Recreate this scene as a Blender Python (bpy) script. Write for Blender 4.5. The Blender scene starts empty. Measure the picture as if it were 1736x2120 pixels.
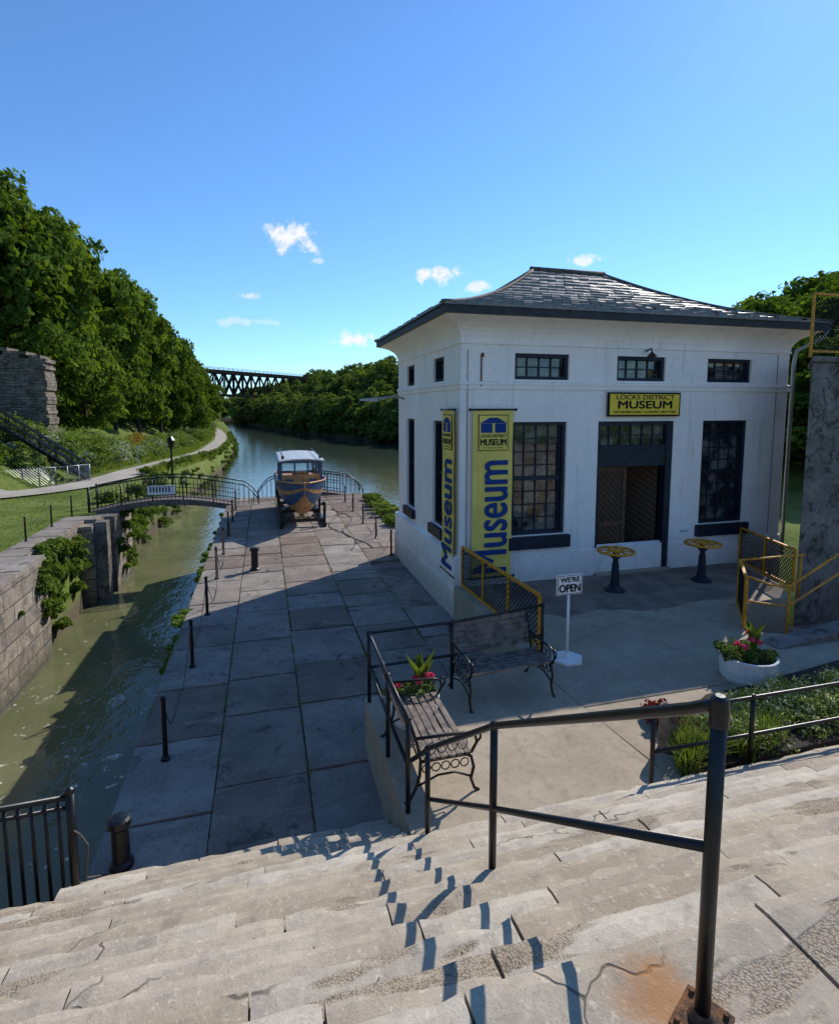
import bpy, math, random
import numpy as np
from mathutils import Vector, Matrix, Euler, noise as mnoise
random.seed(7); rng=np.random.default_rng(11)
D2R=math.radians
scene=bpy.context.scene
COL=scene.collection

# ------------------------------------------------------------ node helpers
def newmat(name):
    m=bpy.data.materials.new(name); m.use_nodes=True
    nt=m.node_tree; nt.nodes.clear()
    out=nt.nodes.new('ShaderNodeOutputMaterial'); b=nt.nodes.new('ShaderNodeBsdfPrincipled')
    nt.links.new(b.outputs[0],out.inputs[0])
    return m,nt,b
def N(nt,t,**k):
    n=nt.nodes.new(t)
    for a,v in k.items(): setattr(n,a,v)
    return n
def noise(nt,vec,scale,detail=4,rough=.55,dist=0):
    n=N(nt,'ShaderNodeTexNoise'); n.inputs['Scale'].default_value=scale
    n.inputs['Detail'].default_value=min(detail,3.5); n.inputs['Roughness'].default_value=rough
    n.inputs['Distortion'].default_value=dist
    nt.links.new(vec,n.inputs['Vector']); return n.outputs['Fac']
def vec(nt,sc=(1,1,1),rot=(0,0,0)):
    tc=N(nt,'ShaderNodeTexCoord'); mp=N(nt,'ShaderNodeMapping')
    mp.inputs['Scale'].default_value=sc; mp.inputs['Rotation'].default_value=rot
    nt.links.new(tc.outputs['Object'],mp.inputs[0]); return mp.outputs[0]
def ramp(nt,fac,a,b):
    n=N(nt,'ShaderNodeMapRange'); n.clamp=True
    n.interpolation_type='SMOOTHSTEP'
    n.inputs['From Min'].default_value=a; n.inputs['From Max'].default_value=b
    if a>b:
        n.inputs['From Min'].default_value=b; n.inputs['From Max'].default_value=a
        n.inputs['To Min'].default_value=1; n.inputs['To Max'].default_value=0
    nt.links.new(fac,n.inputs['Value']); return n.outputs[0]
def mix(nt,f,a,b,mode='MIX'):
    n=N(nt,'ShaderNodeMix',data_type='RGBA',blend_type=mode)
    for s,v in ((0,f),(6,a),(7,b)):
        if isinstance(v,(int,float)): n.inputs[s].default_value=v
        elif isinstance(v,tuple): n.inputs[s].default_value=(*v[:3],1)
        else: nt.links.new(v,n.inputs[s])
    return n.outputs[2]
def math_(nt,op,a,b=None,c=None):
    n=N(nt,'ShaderNodeMath',operation=op)
    for i,v in enumerate((a,b,c)):
        if v is None: continue
        if isinstance(v,(int,float)): n.inputs[i].default_value=v
        else: nt.links.new(v,n.inputs[i])
    return n.outputs[0]
def bump(nt,b,h,strength=.4,dist=.02,prev=None):
    n=N(nt,'ShaderNodeBump'); n.inputs['Strength'].default_value=strength; n.inputs['Distance'].default_value=dist
    nt.links.new(h,n.inputs['Height'])
    nt.links.new(n.outputs[0],b.inputs['Normal']); return n.outputs[0]
def simple(name,c,rough=.6,metal=0,var=.25,scale=6,bs=.2,bd=.01,spec=.5,c2=None):
    m,nt,b=newmat(name); v=vec(nt)
    f=noise(nt,v,scale,3)
    d=tuple(x*(1-var) for x in c) if c2 is None else c2
    f2=ramp(nt,f,.35,.65)
    nt.links.new(mix(nt,f2,d,tuple(min(1,x*(1+var*.5)) for x in c) if c2 is None else c),b.inputs['Base Color'])
    b.inputs['Roughness'].default_value=rough; b.inputs['Metallic'].default_value=metal
    b.inputs['Specular IOR Level'].default_value=spec
    if bs: bump(nt,b,noise(nt,v,scale*8,2),bs,bd)
    return m
def attr(nt,name='tint'):
    a=N(nt,'ShaderNodeAttribute'); a.attribute_name=name; return a.outputs['Fac']

def stone_mat(name,cA,cB,agg,agg_amt=.5,tintc=(.8,.7,.65),bs=.5,crack=.5,dirt=(.10,.09,.08),rust=False,dirt_amt=.55,dirt_t=.60):
    m,nt,b=newmat(name); v=vec(nt)
    n1=noise(nt,v,1.3,4,.65); n2=noise(nt,v,9,4,.72); n3=noise(nt,v,90,2,.7)
    col=mix(nt,ramp(nt,n1,.35,.68),cA,cB)
    t=attr(nt)
    col=mix(nt,t,col,mix(nt,1.0,col,tintc,'MULTIPLY'))
    col=mix(nt,math_(nt,'MULTIPLY',ramp(nt,n2,.45,.72),.5),col,tuple(x*.64 for x in cA))
    n4=noise(nt,v,2.3,4,.78,.6)
    col=mix(nt,math_(nt,'MULTIPLY',ramp(nt,n4,dirt_t,dirt_t+.12),dirt_amt),col,dirt)
    n5=noise(nt,v,26,3,.7)
    col=mix(nt,math_(nt,'MULTIPLY',ramp(nt,n5,.56,.7),.40),col,tuple(min(1,x*1.35) for x in cB))
    col=mix(nt,math_(nt,'MULTIPLY',ramp(nt,n3,.58,.68),.40),col,tuple(x*.45 for x in cA))
    h=math_(nt,'ADD',math_(nt,'MULTIPLY',n2,.6),math_(nt,'MULTIPLY',n3,.25))
    if agg_amt>-.5:
        va=vec(nt,(.55,1.9,1))
        na=noise(nt,va,1.15,4,.62,.3)
        am=ramp(nt,na,.62-.1*agg_amt,.645-.1*agg_amt)
        vo=N(nt,'ShaderNodeTexVoronoi'); vo.inputs['Scale'].default_value=100; nt.links.new(v,vo.inputs['Vector'])
        pc=mix(nt,ramp(nt,vo.outputs['Distance'],.25,.8),agg,tuple(x*.42 for x in agg))
        sep=N(nt,'ShaderNodeSeparateColor'); nt.links.new(vo.outputs['Color'],sep.inputs[0])
        pc=mix(nt,math_(nt,'MULTIPLY',sep.outputs[0],.40),pc,(.50,.44,.36))
        col=mix(nt,am,col,pc)
        h=math_(nt,'SUBTRACT',h,math_(nt,'MULTIPLY',am,math_(nt,'ADD',math_(nt,'MULTIPLY',vo.outputs['Distance'],.5),.35)))
    if crack>0:
        nd=N(nt,'ShaderNodeTexNoise'); nd.inputs['Scale'].default_value=2.5; nd.inputs['Detail'].default_value=3
        nt.links.new(v,nd.inputs['Vector'])
        vm=N(nt,'ShaderNodeVectorMath',operation='MULTIPLY_ADD'); nt.links.new(nd.outputs['Color'],vm.inputs[0])
        vm.inputs[1].default_value=(.6,.6,.1); nt.links.new(v,vm.inputs[2])
        vc=N(nt,'ShaderNodeTexVoronoi',feature='DISTANCE_TO_EDGE'); vc.inputs['Scale'].default_value=.7
        nt.links.new(vm.outputs[0],vc.inputs['Vector'])
        cm=math_(nt,'MULTIPLY',ramp(nt,vc.outputs['Distance'],.006,.001),ramp(nt,noise(nt,v,.8,2),.60-.05*crack,.66-.05*crack))
        col=mix(nt,math_(nt,'MULTIPLY',cm,.75),col,(.07,.06,.05))
        h=math_(nt,'SUBTRACT',h,math_(nt,'MULTIPLY',cm,.6))
    if rust:
        sb=N(nt,'ShaderNodeVectorMath',operation='SUBTRACT'); nt.links.new(v,sb.inputs[0]); sb.inputs[1].default_value=(1.27,1.44,1.87)
        ln=N(nt,'ShaderNodeVectorMath',operation='LENGTH'); nt.links.new(sb.outputs[0],ln.inputs[0])
        rr=math_(nt,'ADD',ln.outputs['Value'],math_(nt,'MULTIPLY',noise(nt,v,9,4,.7),.22))
        col=mix(nt,math_(nt,'MULTIPLY',ramp(nt,rr,.34,.16),.75),col,(.36,.16,.05))
    nt.links.new(col,b.inputs['Base Color']); b.inputs['Roughness'].default_value=.92
    b.inputs['Specular IOR Level'].default_value=.15
    bump(nt,b,h,bs,.02)
    return m

M={}
M['stair']=stone_mat('worn_stair_stone',(.40,.350,.280),(.52,.465,.375),(.34,.265,.18),.42,(.80,.74,.67),.5,.5,(.17,.145,.115),True,.42,.59)
M['deck']=stone_mat('deck_slab_stone',(.235,.205,.180),(.335,.295,.255),(.22,.18,.15),-.1,(.66,.56,.49),.5,.25,(.055,.048,.040),False,.65,.56)
M['conc']=stone_mat('terrace_concrete',(.34,.28,.20),(.42,.35,.26),(.3,.25,.2),-.8,(.82,.80,.78),.15,0,(.14,.12,.10),False,.35,.58)
M['pier']=stone_mat('weathered_concrete',(.15,.135,.115),(.25,.225,.195),(.2,.18,.16),.0,(.8,.8,.8),.6,.5,(.045,.04,.034),False,.8,.5)
M['mat']=simple('brown_paving',(.22,.165,.125),.9,0,.3,1.6,.15)
M['dirtmass']=simple('stone_core',(.12,.105,.09),.95,0,.4,3,.3)
M['black']=simple('black_painted_iron',(.008,.008,.009),.34,.0,.4,25,.2,.004,.4)
M['blackm']=simple('black_wire',(.012,.012,.013),.6,.0,.3,10,0,.01,.3)
M['yellow']=simple('yellow_painted_steel',(.68,.28,.02),.5,0,.3,14,.1,.01,.3)
M['navy']=simple('navy_trim_paint',(.010,.016,.030),.5,0,.4,5,.15,.01,.4)
M['fascia']=simple('dark_gutter',(.022,.017,.015),.5,.0,.4,5,.1)
M['rust']=simple('rusted_plate',(.20,.09,.035),.9,.1,.5,18,.5,.01,.3,(.06,.04,.03))
M['white']=simple('white_sign_paint',(.82,.80,.77),.45,0,.06,3,.02)
M['ink']=simple('black_sign_ink',(.010,.010,.010),.6,0,.1,3,0,.01,.2)
M['signy']=simple('yellow_sign_face',(.86,.57,.03),.45,0,.06,3,0)
M['bany']=simple('yellow_banner_cloth',(.84,.62,.13),.8,0,.10,2.5,.15,.02)
M['blue']=simple('blue_banner_ink',(.012,.05,.20),.7,0,.1,3,0,.01,.2)
M['lamp_grey']=simple('galvanised_grey',(.35,.36,.37),.4,.6,.15,8,0)
M['rope']=simple('rope_fibre',(.10,.085,.07),.9,0,.3,30,.2)
M['pot']=simple('white_tub',(.76,.74,.72),.5,0,.12,6,.05)
M['soil']=simple('planter_soil',(.035,.025,.018),.95,0,.4,30,.6,.02)
M['path']=simple('towpath_asphalt',(.36,.32,.26),.9,0,.15,.7,.2)
M['wood']=simple('weathered_slat_wood',(.16,.125,.10),.7,0,.5,9,.4,.006)
M['roofwhite']=simple('boat_roof_paint',(.42,.44,.45),.5,0,.2,5,.05)
M['hullblue']=simple('boat_blue_paint',(.035,.075,.17),.35,0,.3,5,.05)
M['hulltan']=simple('boat_varnished_tan',(.42,.22,.08),.4,0,.3,6,.05)
M['truss']=simple('bridge_steel',(.018,.018,.018),.95,0,.3,.5,0,.01,.05)
M['signdia']=simple('warning_sign_orange',(.88,.42,.02),.5,0,.05,3,0)
M['pebble']=simple('loose_gravel',(.26,.21,.16),.95,0,.5,30,0)

def stucco():
    m,nt,b=newmat('white_painted_stucco'); v=vec(nt)
    vs=vec(nt,(2.2,2.2,.22))
    col=mix(nt,ramp(nt,noise(nt,v,1.2,4,.7),.3,.7),(.955,.865,.785),(.88,.795,.73))
    col=mix(nt,math_(nt,'MULTIPLY',ramp(nt,noise(nt,vs,2.2,4,.78),.54,.74),.42),col,(.54,.43,.34))
    g=N(nt,'ShaderNodeSeparateXYZ'); nt.links.new(v,g.inputs[0])
    nlo=noise(nt,v,3,4,.7)
    low=ramp(nt,math_(nt,'ADD',g.outputs[2],math_(nt,'MULTIPLY',nlo,.9)),1.0,-.2)
    col=mix(nt,math_(nt,'MULTIPLY',low,.7),col,(.44,.35,.27))
    sp=ramp(nt,math_(nt,'ADD',noise(nt,v,12,4,.8),math_(nt,'MULTIPLY',low,.10)),.63,.67)
    col=mix(nt,math_(nt,'MULTIPLY',sp,.5),col,(.34,.26,.19))
    nt.links.new(col,b.inputs['Base Color']); b.inputs['Roughness'].default_value=.75
    bump(nt,b,math_(nt,'ADD',noise(nt,v,6,3,.6),math_(nt,'MULTIPLY',noise(nt,v,55,2),.4)),.3,.02)
    return m
M['stucco']=stucco()
def glass():
    m,nt,b=newmat('old_window_glass'); v=vec(nt)
    nt.links.new(mix(nt,ramp(nt,noise(nt,v,2.2,3,.6),.42,.62),(.012,.013,.015),(.14,.14,.12)),b.inputs['Base Color'])
    b.inputs['Roughness'].default_value=.04; b.inputs['Specular IOR Level'].default_value=1.0
    bump(nt,b,noise(nt,v,3,1),.10,.02); return m
M['glass']=glass()
def roofm(name,rg):
    m,nt,b=newmat(name); v=vec(nt)
    col=mix(nt,ramp(nt,noise(nt,v,5,3,.7),.35,.7),(.075,.06,.048),(.18,.145,.115))
    t=attr(nt); col=mix(nt,t,col,(.26,.19,.14))
    col=mix(nt,math_(nt,'MULTIPLY',ramp(nt,noise(nt,v,1.7,3),.55,.7),.5),col,(.10,.11,.05))
    nt.links.new(col,b.inputs['Base Color']); b.inputs['Roughness'].default_value=rg
    b.inputs['Specular IOR Level'].default_value=1.0 if rg<.5 else .2
    bump(nt,b,noise(nt,v,22,3),.35,.02); return m
M['roof']=roofm('roof_tiles',.36); M['ridge']=roofm('ridge_tiles',.8)
def doorm():
    m,nt,b=newmat('brown_plank_door'); v=vec(nt,(1,1,1),(0,D2R(45),0))
    w=N(nt,'ShaderNodeTexWave',wave_type='BANDS',bands_direction='X'); w.inputs['Scale'].default_value=3.0
    nt.links.new(v,w.inputs['Vector'])
    g=ramp(nt,w.outputs['Fac'],.0,.12)
    col=mix(nt,g,(.008,.005,.003),mix(nt,noise(nt,v,8,3),(.045,.024,.013),(.13,.068,.034)))
    nt.links.new(col,b.inputs['Base Color']); b.inputs['Roughness'].default_value=.65; b.inputs['Specular IOR Level'].default_value=.3
    bump(nt,b,g,.6,.02); return m
M['door']=doorm()
M['doorrail']=simple('brown_door_rail',(.12,.062,.032),.65,0,.4,7,.2,.01,.3)
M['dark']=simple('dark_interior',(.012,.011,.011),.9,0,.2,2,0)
def masonry(name,bw,rh,c1,c2,mort,dist,wet):
    m,nt,b=newmat(name)
    tc=N(nt,'ShaderNodeTexCoord'); 
    nn=N(nt,'ShaderNodeTexNoise'); nn.inputs['Scale'].default_value=1.3; nn.inputs['Detail'].default_value=2; nt.links.new(tc.outputs['Object'],nn.inputs['Vector'])
    vm=N(nt,'ShaderNodeVectorMath',operation='MULTIPLY_ADD'); nt.links.new(nn.outputs['Color'],vm.inputs[0]); vm.inputs[1].default_value=(dist,dist,dist); nt.links.new(tc.outputs['Object'],vm.inputs[2])
    s=N(nt,'ShaderNodeSeparateXYZ'); nt.links.new(vm.outputs[0],s.inputs[0])
    c=N(nt,'ShaderNodeCombineXYZ'); nt.links.new(math_(nt,'ADD',s.outputs[0],s.outputs[1]),c.inputs[0]); nt.links.new(s.outputs[2],c.inputs[1])
    v=vec(nt)
    br=N(nt,'ShaderNodeTexBrick'); nt.links.new(c.outputs[0],br.inputs['Vector'])
    br.inputs['Scale'].default_value=1; br.inputs['Brick Width'].default_value=bw; br.inputs['Row Height'].default_value=rh
    br.inputs['Mortar Size'].default_value=.018; br.inputs['Mortar Smooth'].default_value=.3
    br.inputs['Color1'].default_value=(*c1,1); br.inputs['Color2'].default_value=(*c2,1); br.inputs['Mortar'].default_value=(*mort,1)
    col=mix(nt,ramp(nt,noise(nt,v,1.6,4,.7),.4,.7),br.outputs['Color'],tuple(x*.55 for x in c2))
    n8=noise(nt,v,8,4,.7)
    col=mix(nt,math_(nt,'MULTIPLY',ramp(nt,n8,.55,.7),.6),col,tuple(min(1,x*1.25) for x in c1))
    if wet:
        gz=ramp(nt,math_(nt,'ADD',s.outputs[2],noise(nt,v,2,3)),-2.6,-3.6)
        col=mix(nt,math_(nt,'MULTIPLY',gz,.75),col,(.05,.05,.03))
    nt.links.new(col,b.inputs['Base Color']); b.inputs['Roughness'].default_value=.92
    h=math_(nt,'ADD',math_(nt,'SUBTRACT',1.0,br.outputs['Fac']),n8)
    bump(nt,b,h,.7,.05); return m
M['lockwall']=masonry('lock_wall_masonry',1.25,.5,(.33,.28,.22),(.19,.16,.13),(.04,.035,.03),.05,True)
M['ruin']=masonry('rubble_stone_wall',.62,.2,(.30,.24,.175),(.14,.115,.085),(.03,.026,.022),.28,False)
def water():
    m,nt,b=newmat('canal_water'); v=vec(nt)
    n=noise(nt,v,.35,3)
    col=mix(nt,ramp(nt,n,.35,.65),(.112,.118,.055),(.150,.150,.078))
    s=N(nt,'ShaderNodeSeparateXYZ'); nt.links.new(v,s.inputs[0])
    col=mix(nt,ramp(nt,s.outputs[1],38,95),col,(.045,.060,.045))  # base painted darker with distance, standing in for far water's stronger sky reflection
    near=ramp(nt,s.outputs[1],20,13)
    v2=vec(nt,(1,1,0),(0,0,.3))
    fo=ramp(nt,noise(nt,v2,2.2,4,.68,.8),.615,.635)
    fo2=ramp(nt,noise(nt,v2,.45,2),.45,.56)
    fm=math_(nt,'MULTIPLY',math_(nt,'MULTIPLY',fo,near),fo2)
    vo=N(nt,'ShaderNodeTexVoronoi'); vo.inputs['Scale'].default_value=3.2; nt.links.new(v2,vo.inputs['Vector'])
    sc=N(nt,'ShaderNodeSeparateColor'); nt.links.new(vo.outputs['Color'],sc.inputs[0])
    dd=math_(nt,'ADD',vo.outputs['Distance'],math_(nt,'MULTIPLY',noise(nt,v2,14,2),.10))
    sp=math_(nt,'LESS_THAN',dd,math_(nt,'ADD',math_(nt,'MULTIPLY',sc.outputs[1],.16),.05))
    sp=math_(nt,'MULTIPLY',sp,ramp(nt,s.outputs[1],30,16))
    fm=math_(nt,'MAXIMUM',fm,math_(nt,'MULTIPLY',sp,.85))
    col=mix(nt,math_(nt,'MULTIPLY',fm,.85),col,(.66,.63,.52))
    nt.links.new(col,b.inputs['Base Color'])
    b.inputs['Roughness'].default_value=.05; b.inputs['IOR'].default_value=1.33
    h=math_(nt,'ADD',noise(nt,vec(nt,(1,.6,1),(0,0,.4)),2.6,3,.6,.4),math_(nt,'MULTIPLY',noise(nt,v,.7,2),.8))
    bump(nt,b,h,.32,.06); return m
M['water']=water()
def ground():
    m,nt,b=newmat('grass_and_bank'); v=vec(nt)
    col=mix(nt,ramp(nt,noise(nt,v,.5,4,.7),.35,.65),(.085,.125,.024),(.15,.19,.042))
    col=mix(nt,math_(nt,'MULTIPLY',ramp(nt,noise(nt,v,5,4,.8),.5,.75),.6),col,(.20,.18,.07))
    col=mix(nt,math_(nt,'MULTIPLY',ramp(nt,noise(nt,v,.22,3,.7),.52,.68),.5),col,(.21,.20,.08))
    s=N(nt,'ShaderNodeSeparateXYZ'); nt.links.new(v,s.inputs[0])
    col=mix(nt,ramp(nt,s.outputs[2],-3.1,-3.9),col,(.10,.085,.06))
    nt.links.new(col,b.inputs['Base Color']); b.inputs['Roughness'].default_value=.95; b.inputs['Specular IOR Level'].default_value=.1
    bump(nt,b,noise(nt,v,9,3,.8),.8,.08); return m
M['ground']=ground()
def leaf(name,c1,c2,tr=.35):
    m=bpy.data.materials.new(name); m.use_nodes=True; nt=m.node_tree; nt.nodes.clear()
    out=N(nt,'ShaderNodeOutputMaterial')
    t=attr(nt); oi=N(nt,'ShaderNodeObjectInfo')
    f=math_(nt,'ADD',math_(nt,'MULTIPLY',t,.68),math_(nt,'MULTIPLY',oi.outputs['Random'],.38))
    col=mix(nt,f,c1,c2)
    d=N(nt,'ShaderNodeBsdfDiffuse'); g=N(nt,'ShaderNodeBsdfTranslucent')
    nt.links.new(col,d.inputs[0]); nt.links.new(mix(nt,1.0,col,(1.15,1.2,.35),'MULTIPLY'),g.inputs[0])
    ms=N(nt,'ShaderNodeMixShader'); ms.inputs[0].default_value=tr
    nt.links.new(d.outputs[0],ms.inputs[1]); nt.links.new(g.outputs[0],ms.inputs[2])
    nt.links.new(ms.outputs[0],out.inputs[0]); return m
M['leaf']=leaf('tree_leaves',(.040,.080,.013),(.175,.24,.045),.4)
M['leafd']=leaf('woodland_leaves',(.045,.080,.022),(.19,.23,.055),.35)
M['shrub']=leaf('shrub_leaves',(.06,.10,.025),(.21,.27,.08),.35)
M['shrubg']=leaf('silver_shrub_leaves',(.15,.18,.12),(.34,.37,.27),.3)
M['ivy']=leaf('ivy_leaves',(.06,.10,.018),(.20,.28,.055),.35)
M['grassb']=leaf('grass_blades',(.09,.13,.028),(.24,.29,.075),.4)
M['flowerw']=leaf('pale_flowers',(.55,.60,.42),(.75,.77,.62),.3)
M['pink']=leaf('pink_geranium',(.75,.06,.16),(.90,.16,.28),.2)
M['red']=leaf('dark_red_leaves',(.10,.015,.02),(.25,.03,.03),.2)
M['bark']=simple('tree_bark',(.06,.048,.036),.95,0,.4,4,.6,.03)

# ------------------------------------------------------------ mesh builder
class B:
    def __init__(s): s.v=[];s.f=[];s.m=[];s.t=[];s.mats=[];s.fn=None;s.sm=[]
    def mi(s,k):
        if k not in s.mats: s.mats.append(k)
        return s.mats.index(k)
    def add(s,vs,fs,k,t=0.,smooth=False):
        o=len(s.v)
        if s.fn: vs=[s.fn(*p) for p in vs]
        s.v+= [tuple(p) for p in vs]
        i=s.mi(k)
        for f in fs: s.f.append(tuple(a+o for a in f)); s.m.append(i); s.t.append(t); s.sm.append(smooth)
    def box(s,x0,x1,y0,y1,z0,z1,k,t=0.):
        s.add([(x0,y0,z0),(x1,y0,z0),(x1,y1,z0),(x0,y1,z0),(x0,y0,z1),(x1,y0,z1),(x1,y1,z1),(x0,y1,z1)],
          [(0,3,2,1),(4,5,6,7),(0,1,5,4),(1,2,6,5),(2,3,7,6),(3,0,4,7)],k,t)
    def prism(s,poly,z0,z1,k,t=0.):
        n=len(poly)
        s.add([(x,y,z0) for x,y in poly]+[(x,y,z1) for x,y in poly],
          [tuple(range(n-1,-1,-1)),tuple(range(n,2*n))]+[(i,(i+1)%n,n+(i+1)%n,n+i) for i in range(n)],k,t)
    def quad(s,a,b,c,d,k,t=0.): s.add([a,b,c,d],[(0,1,2,3)],k,t)
    def tube(s,pts,r,k,n=8,r2=None,closed=False):
        pts=[Vector(p) for p in pts]; L=len(pts); vs=[];up=Vector((0,0,1))
        prev=None
        for i,p in enumerate(pts):
            if closed: tg=(pts[(i+1)%L]-pts[i-1])
            else: tg=(pts[min(i+1,L-1)]-pts[max(i-1,0)])
            tg.normalize()
            if prev is None:
                a=tg.cross(up if abs(tg.z)<.9 else Vector((1,0,0))).normalized()
            else: a=(prev-tg*prev.dot(tg)).normalized()
            prev=a; bb=tg.cross(a)
            rr=r if r2 is None else r+(r2-r)*i/(L-1)
            for j in range(n):
                an=2*math.pi*j/n; q=p+(a*math.cos(an)+bb*math.sin(an))*rr; vs.append(tuple(q))
        fs=[]
        for i in range(L if closed else L-1):
            i2=(i+1)%L
            for j in range(n): fs.append((i*n+j,i*n+(j+1)%n,i2*n+(j+1)%n,i2*n+j))
        if not closed: fs+= [tuple(range(n-1,-1,-1)),tuple((L-1)*n+j for j in range(n))]
        s.add(vs,fs,k,0,n>4)
    def beam(s,a,b,w,h,k):
        a=Vector(a);b=Vector(b);d=(b-a).normalized()
        sd=d.cross(Vector((0,0,1)));
        if sd.length<.01: sd=Vector((1,0,0))
        sd.normalize(); u=sd.cross(d)
        vs=[p+sd*x*w/2+u*z*h/2 for p in (a,b) for x,z in ((-1,-1),(1,-1),(1,1),(-1,1))]
        s.add([tuple(q) for q in vs],[(3,2,1,0),(4,5,6,7),(0,1,5,4),(1,2,6,5),(2,3,7,6),(3,0,4,7)],k)
    def lathe(s,cx,cy,prof,k,n=20,t=0):
        vs=[];L=len(prof)
        for r,z in prof:
            for j in range(n):
                a=2*math.pi*j/n; vs.append((cx+r*math.cos(a),cy+r*math.sin(a),z))
        fs=[(i*n+j,i*n+(j+1)%n,(i+1)*n+(j+1)%n,(i+1)*n+j) for i in range(L-1) for j in range(n)]
        fs+=[tuple(range(n-1,-1,-1)),tuple((L-1)*n+j for j in range(n))]
        s.add(vs,fs,k,t,False)
    def make(s,name,parent=None,bevel=0,auto=False):
        me=bpy.data.meshes.new(name); me.from_pydata(s.v,[],s.f)
        for k in s.mats: me.materials.append(M[k])
        me.polygons.foreach_set('material_index',s.m)
        me.polygons.foreach_set('use_smooth',s.sm)
        at=me.attributes.new('tint','FLOAT','FACE'); at.data.foreach_set('value',s.t)
        me.update(); ob=bpy.data.objects.new(name,me); COL.objects.link(ob)
        if parent: ob.parent=parent
        if bevel:
            md=ob.modifiers.new('bevel','BEVEL'); md.width=bevel; md.segments=2; md.limit_method='ANGLE'
        return ob
def empty(name,loc=(0,0,0)):
    e=bpy.data.objects.new(name,None); COL.objects.link(e); e.location=loc; return e
def text(s,size,k,parent,loc,rot,name='lettering',align='CENTER',sx=1.0,bold=0.0,ext=.001):
    R=(rot if isinstance(rot,Euler) else Euler(rot)).to_matrix()
    offs=[(0,0)] if not bold else [(0,0),(bold,0),(-bold,0),(bold*.5,bold*.6),(-bold*.5,-bold*.6),(-bold*.5,bold*.6),(bold*.5,-bold*.6)]
    for i,(dx,dy) in enumerate(offs):
        c=bpy.data.curves.new(name,'FONT'); c.body=s; c.size=size; c.align_x=align; c.align_y='CENTER'
        c.extrude=ext; c.materials.append(M[k])
        o=bpy.data.objects.new(name,c); COL.objects.link(o); o.location=Vector(loc)+R@Vector((dx,dy,i*.0004)); o.rotation_euler=rot; o.scale=(sx,1,1); o.parent=parent
    return o

# leaves -------------------------------------------------------------
def leafcloud(pts,nrm,size,tint,jit=.9,asp=.6):
    n=len(pts); r=rng.normal(size=(n,3)); nn=nrm+r*jit; nn/=np.linalg.norm(nn,axis=1)[:,None]+1e-9
    a=np.cross(nn,rng.normal(size=(n,3))); a/=np.linalg.norm(a,axis=1)[:,None]+1e-9
    b=np.cross(nn,a); sz=(size*(.6+.8*rng.random(n)))[:,None]
    V=np.stack([pts-a*sz,pts-b*sz*asp,pts+a*sz,pts+b*sz*asp],1).reshape(-1,3)
    return V,tint
def clump_pts(c,r,n,flat=.8,low=-.5,rough=.32):
    d=rng.normal(size=(n,3)); d/=np.linalg.norm(d,axis=1)[:,None]
    d[:,2]=np.where(d[:,2]<low,-d[:,2],d[:,2])
    A=rng.normal(size=(3,3))*3.2; ph=rng.random(3)*6.28
    lump=1+rough*np.sin(d@A+ph).mean(axis=1)*1.5
    rad=r*((.55+.50*rng.random(n)**.55)*lump)[:,None]
    p=np.array(c)+d*rad*np.array([1,1,flat]); return p,d
def quadmesh(name,V,tint,mats,extra=None,matidx=None):
    n=len(V)//4; me=bpy.data.meshes.new(name)
    ev=[];ef=[]
    if extra: ev,ef=extra.v,extra.f
    nv=len(V)+len(ev); allv=np.concatenate([V,np.array(ev).reshape(-1,3)]) if ev else V
    me.vertices.add(nv); me.vertices.foreach_set('co',allv.astype(np.float32).ravel())
    loops=np.arange(n*4); starts=np.arange(n)*4
    if ef:
        el=[];es=[];o=len(V);c=n*4
        for f in ef: es.append(c+len(el)); el+= [a+o for a in f]
        loops=np.concatenate([loops,np.array(el)]); starts=np.concatenate([starts,np.array(es)])
    me.loops.add(len(loops)); me.loops.foreach_set('vertex_index',loops.astype(np.int32))
    me.polygons.add(len(starts)); me.polygons.foreach_set('loop_start',starts.astype(np.int32))
    for k in mats: me.materials.append(M[k])
    mi=np.zeros(len(starts),dtype=np.int32)
    if matidx is not None: mi[:n]=matidx
    if ef: mi[n:]=len(mats)-1
    me.update(calc_edges=True); me.validate()
    me.polygons.foreach_set('material_index',mi)
    at=me.attributes.new('tint','FLOAT','FACE')
    tt=np.zeros(len(starts),dtype=np.float32); tt[:n]=tint; at.data.foreach_set('value',tt)
    me.update(); return me
def obj(name,me,loc=(0,0,0),rz=0,sc=(1,1,1)):
    o=bpy.data.objects.new(name,me); COL.objects.link(o); o.location=loc; o.rotation_euler=(0,0,rz); o.scale=sc; return o

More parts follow.
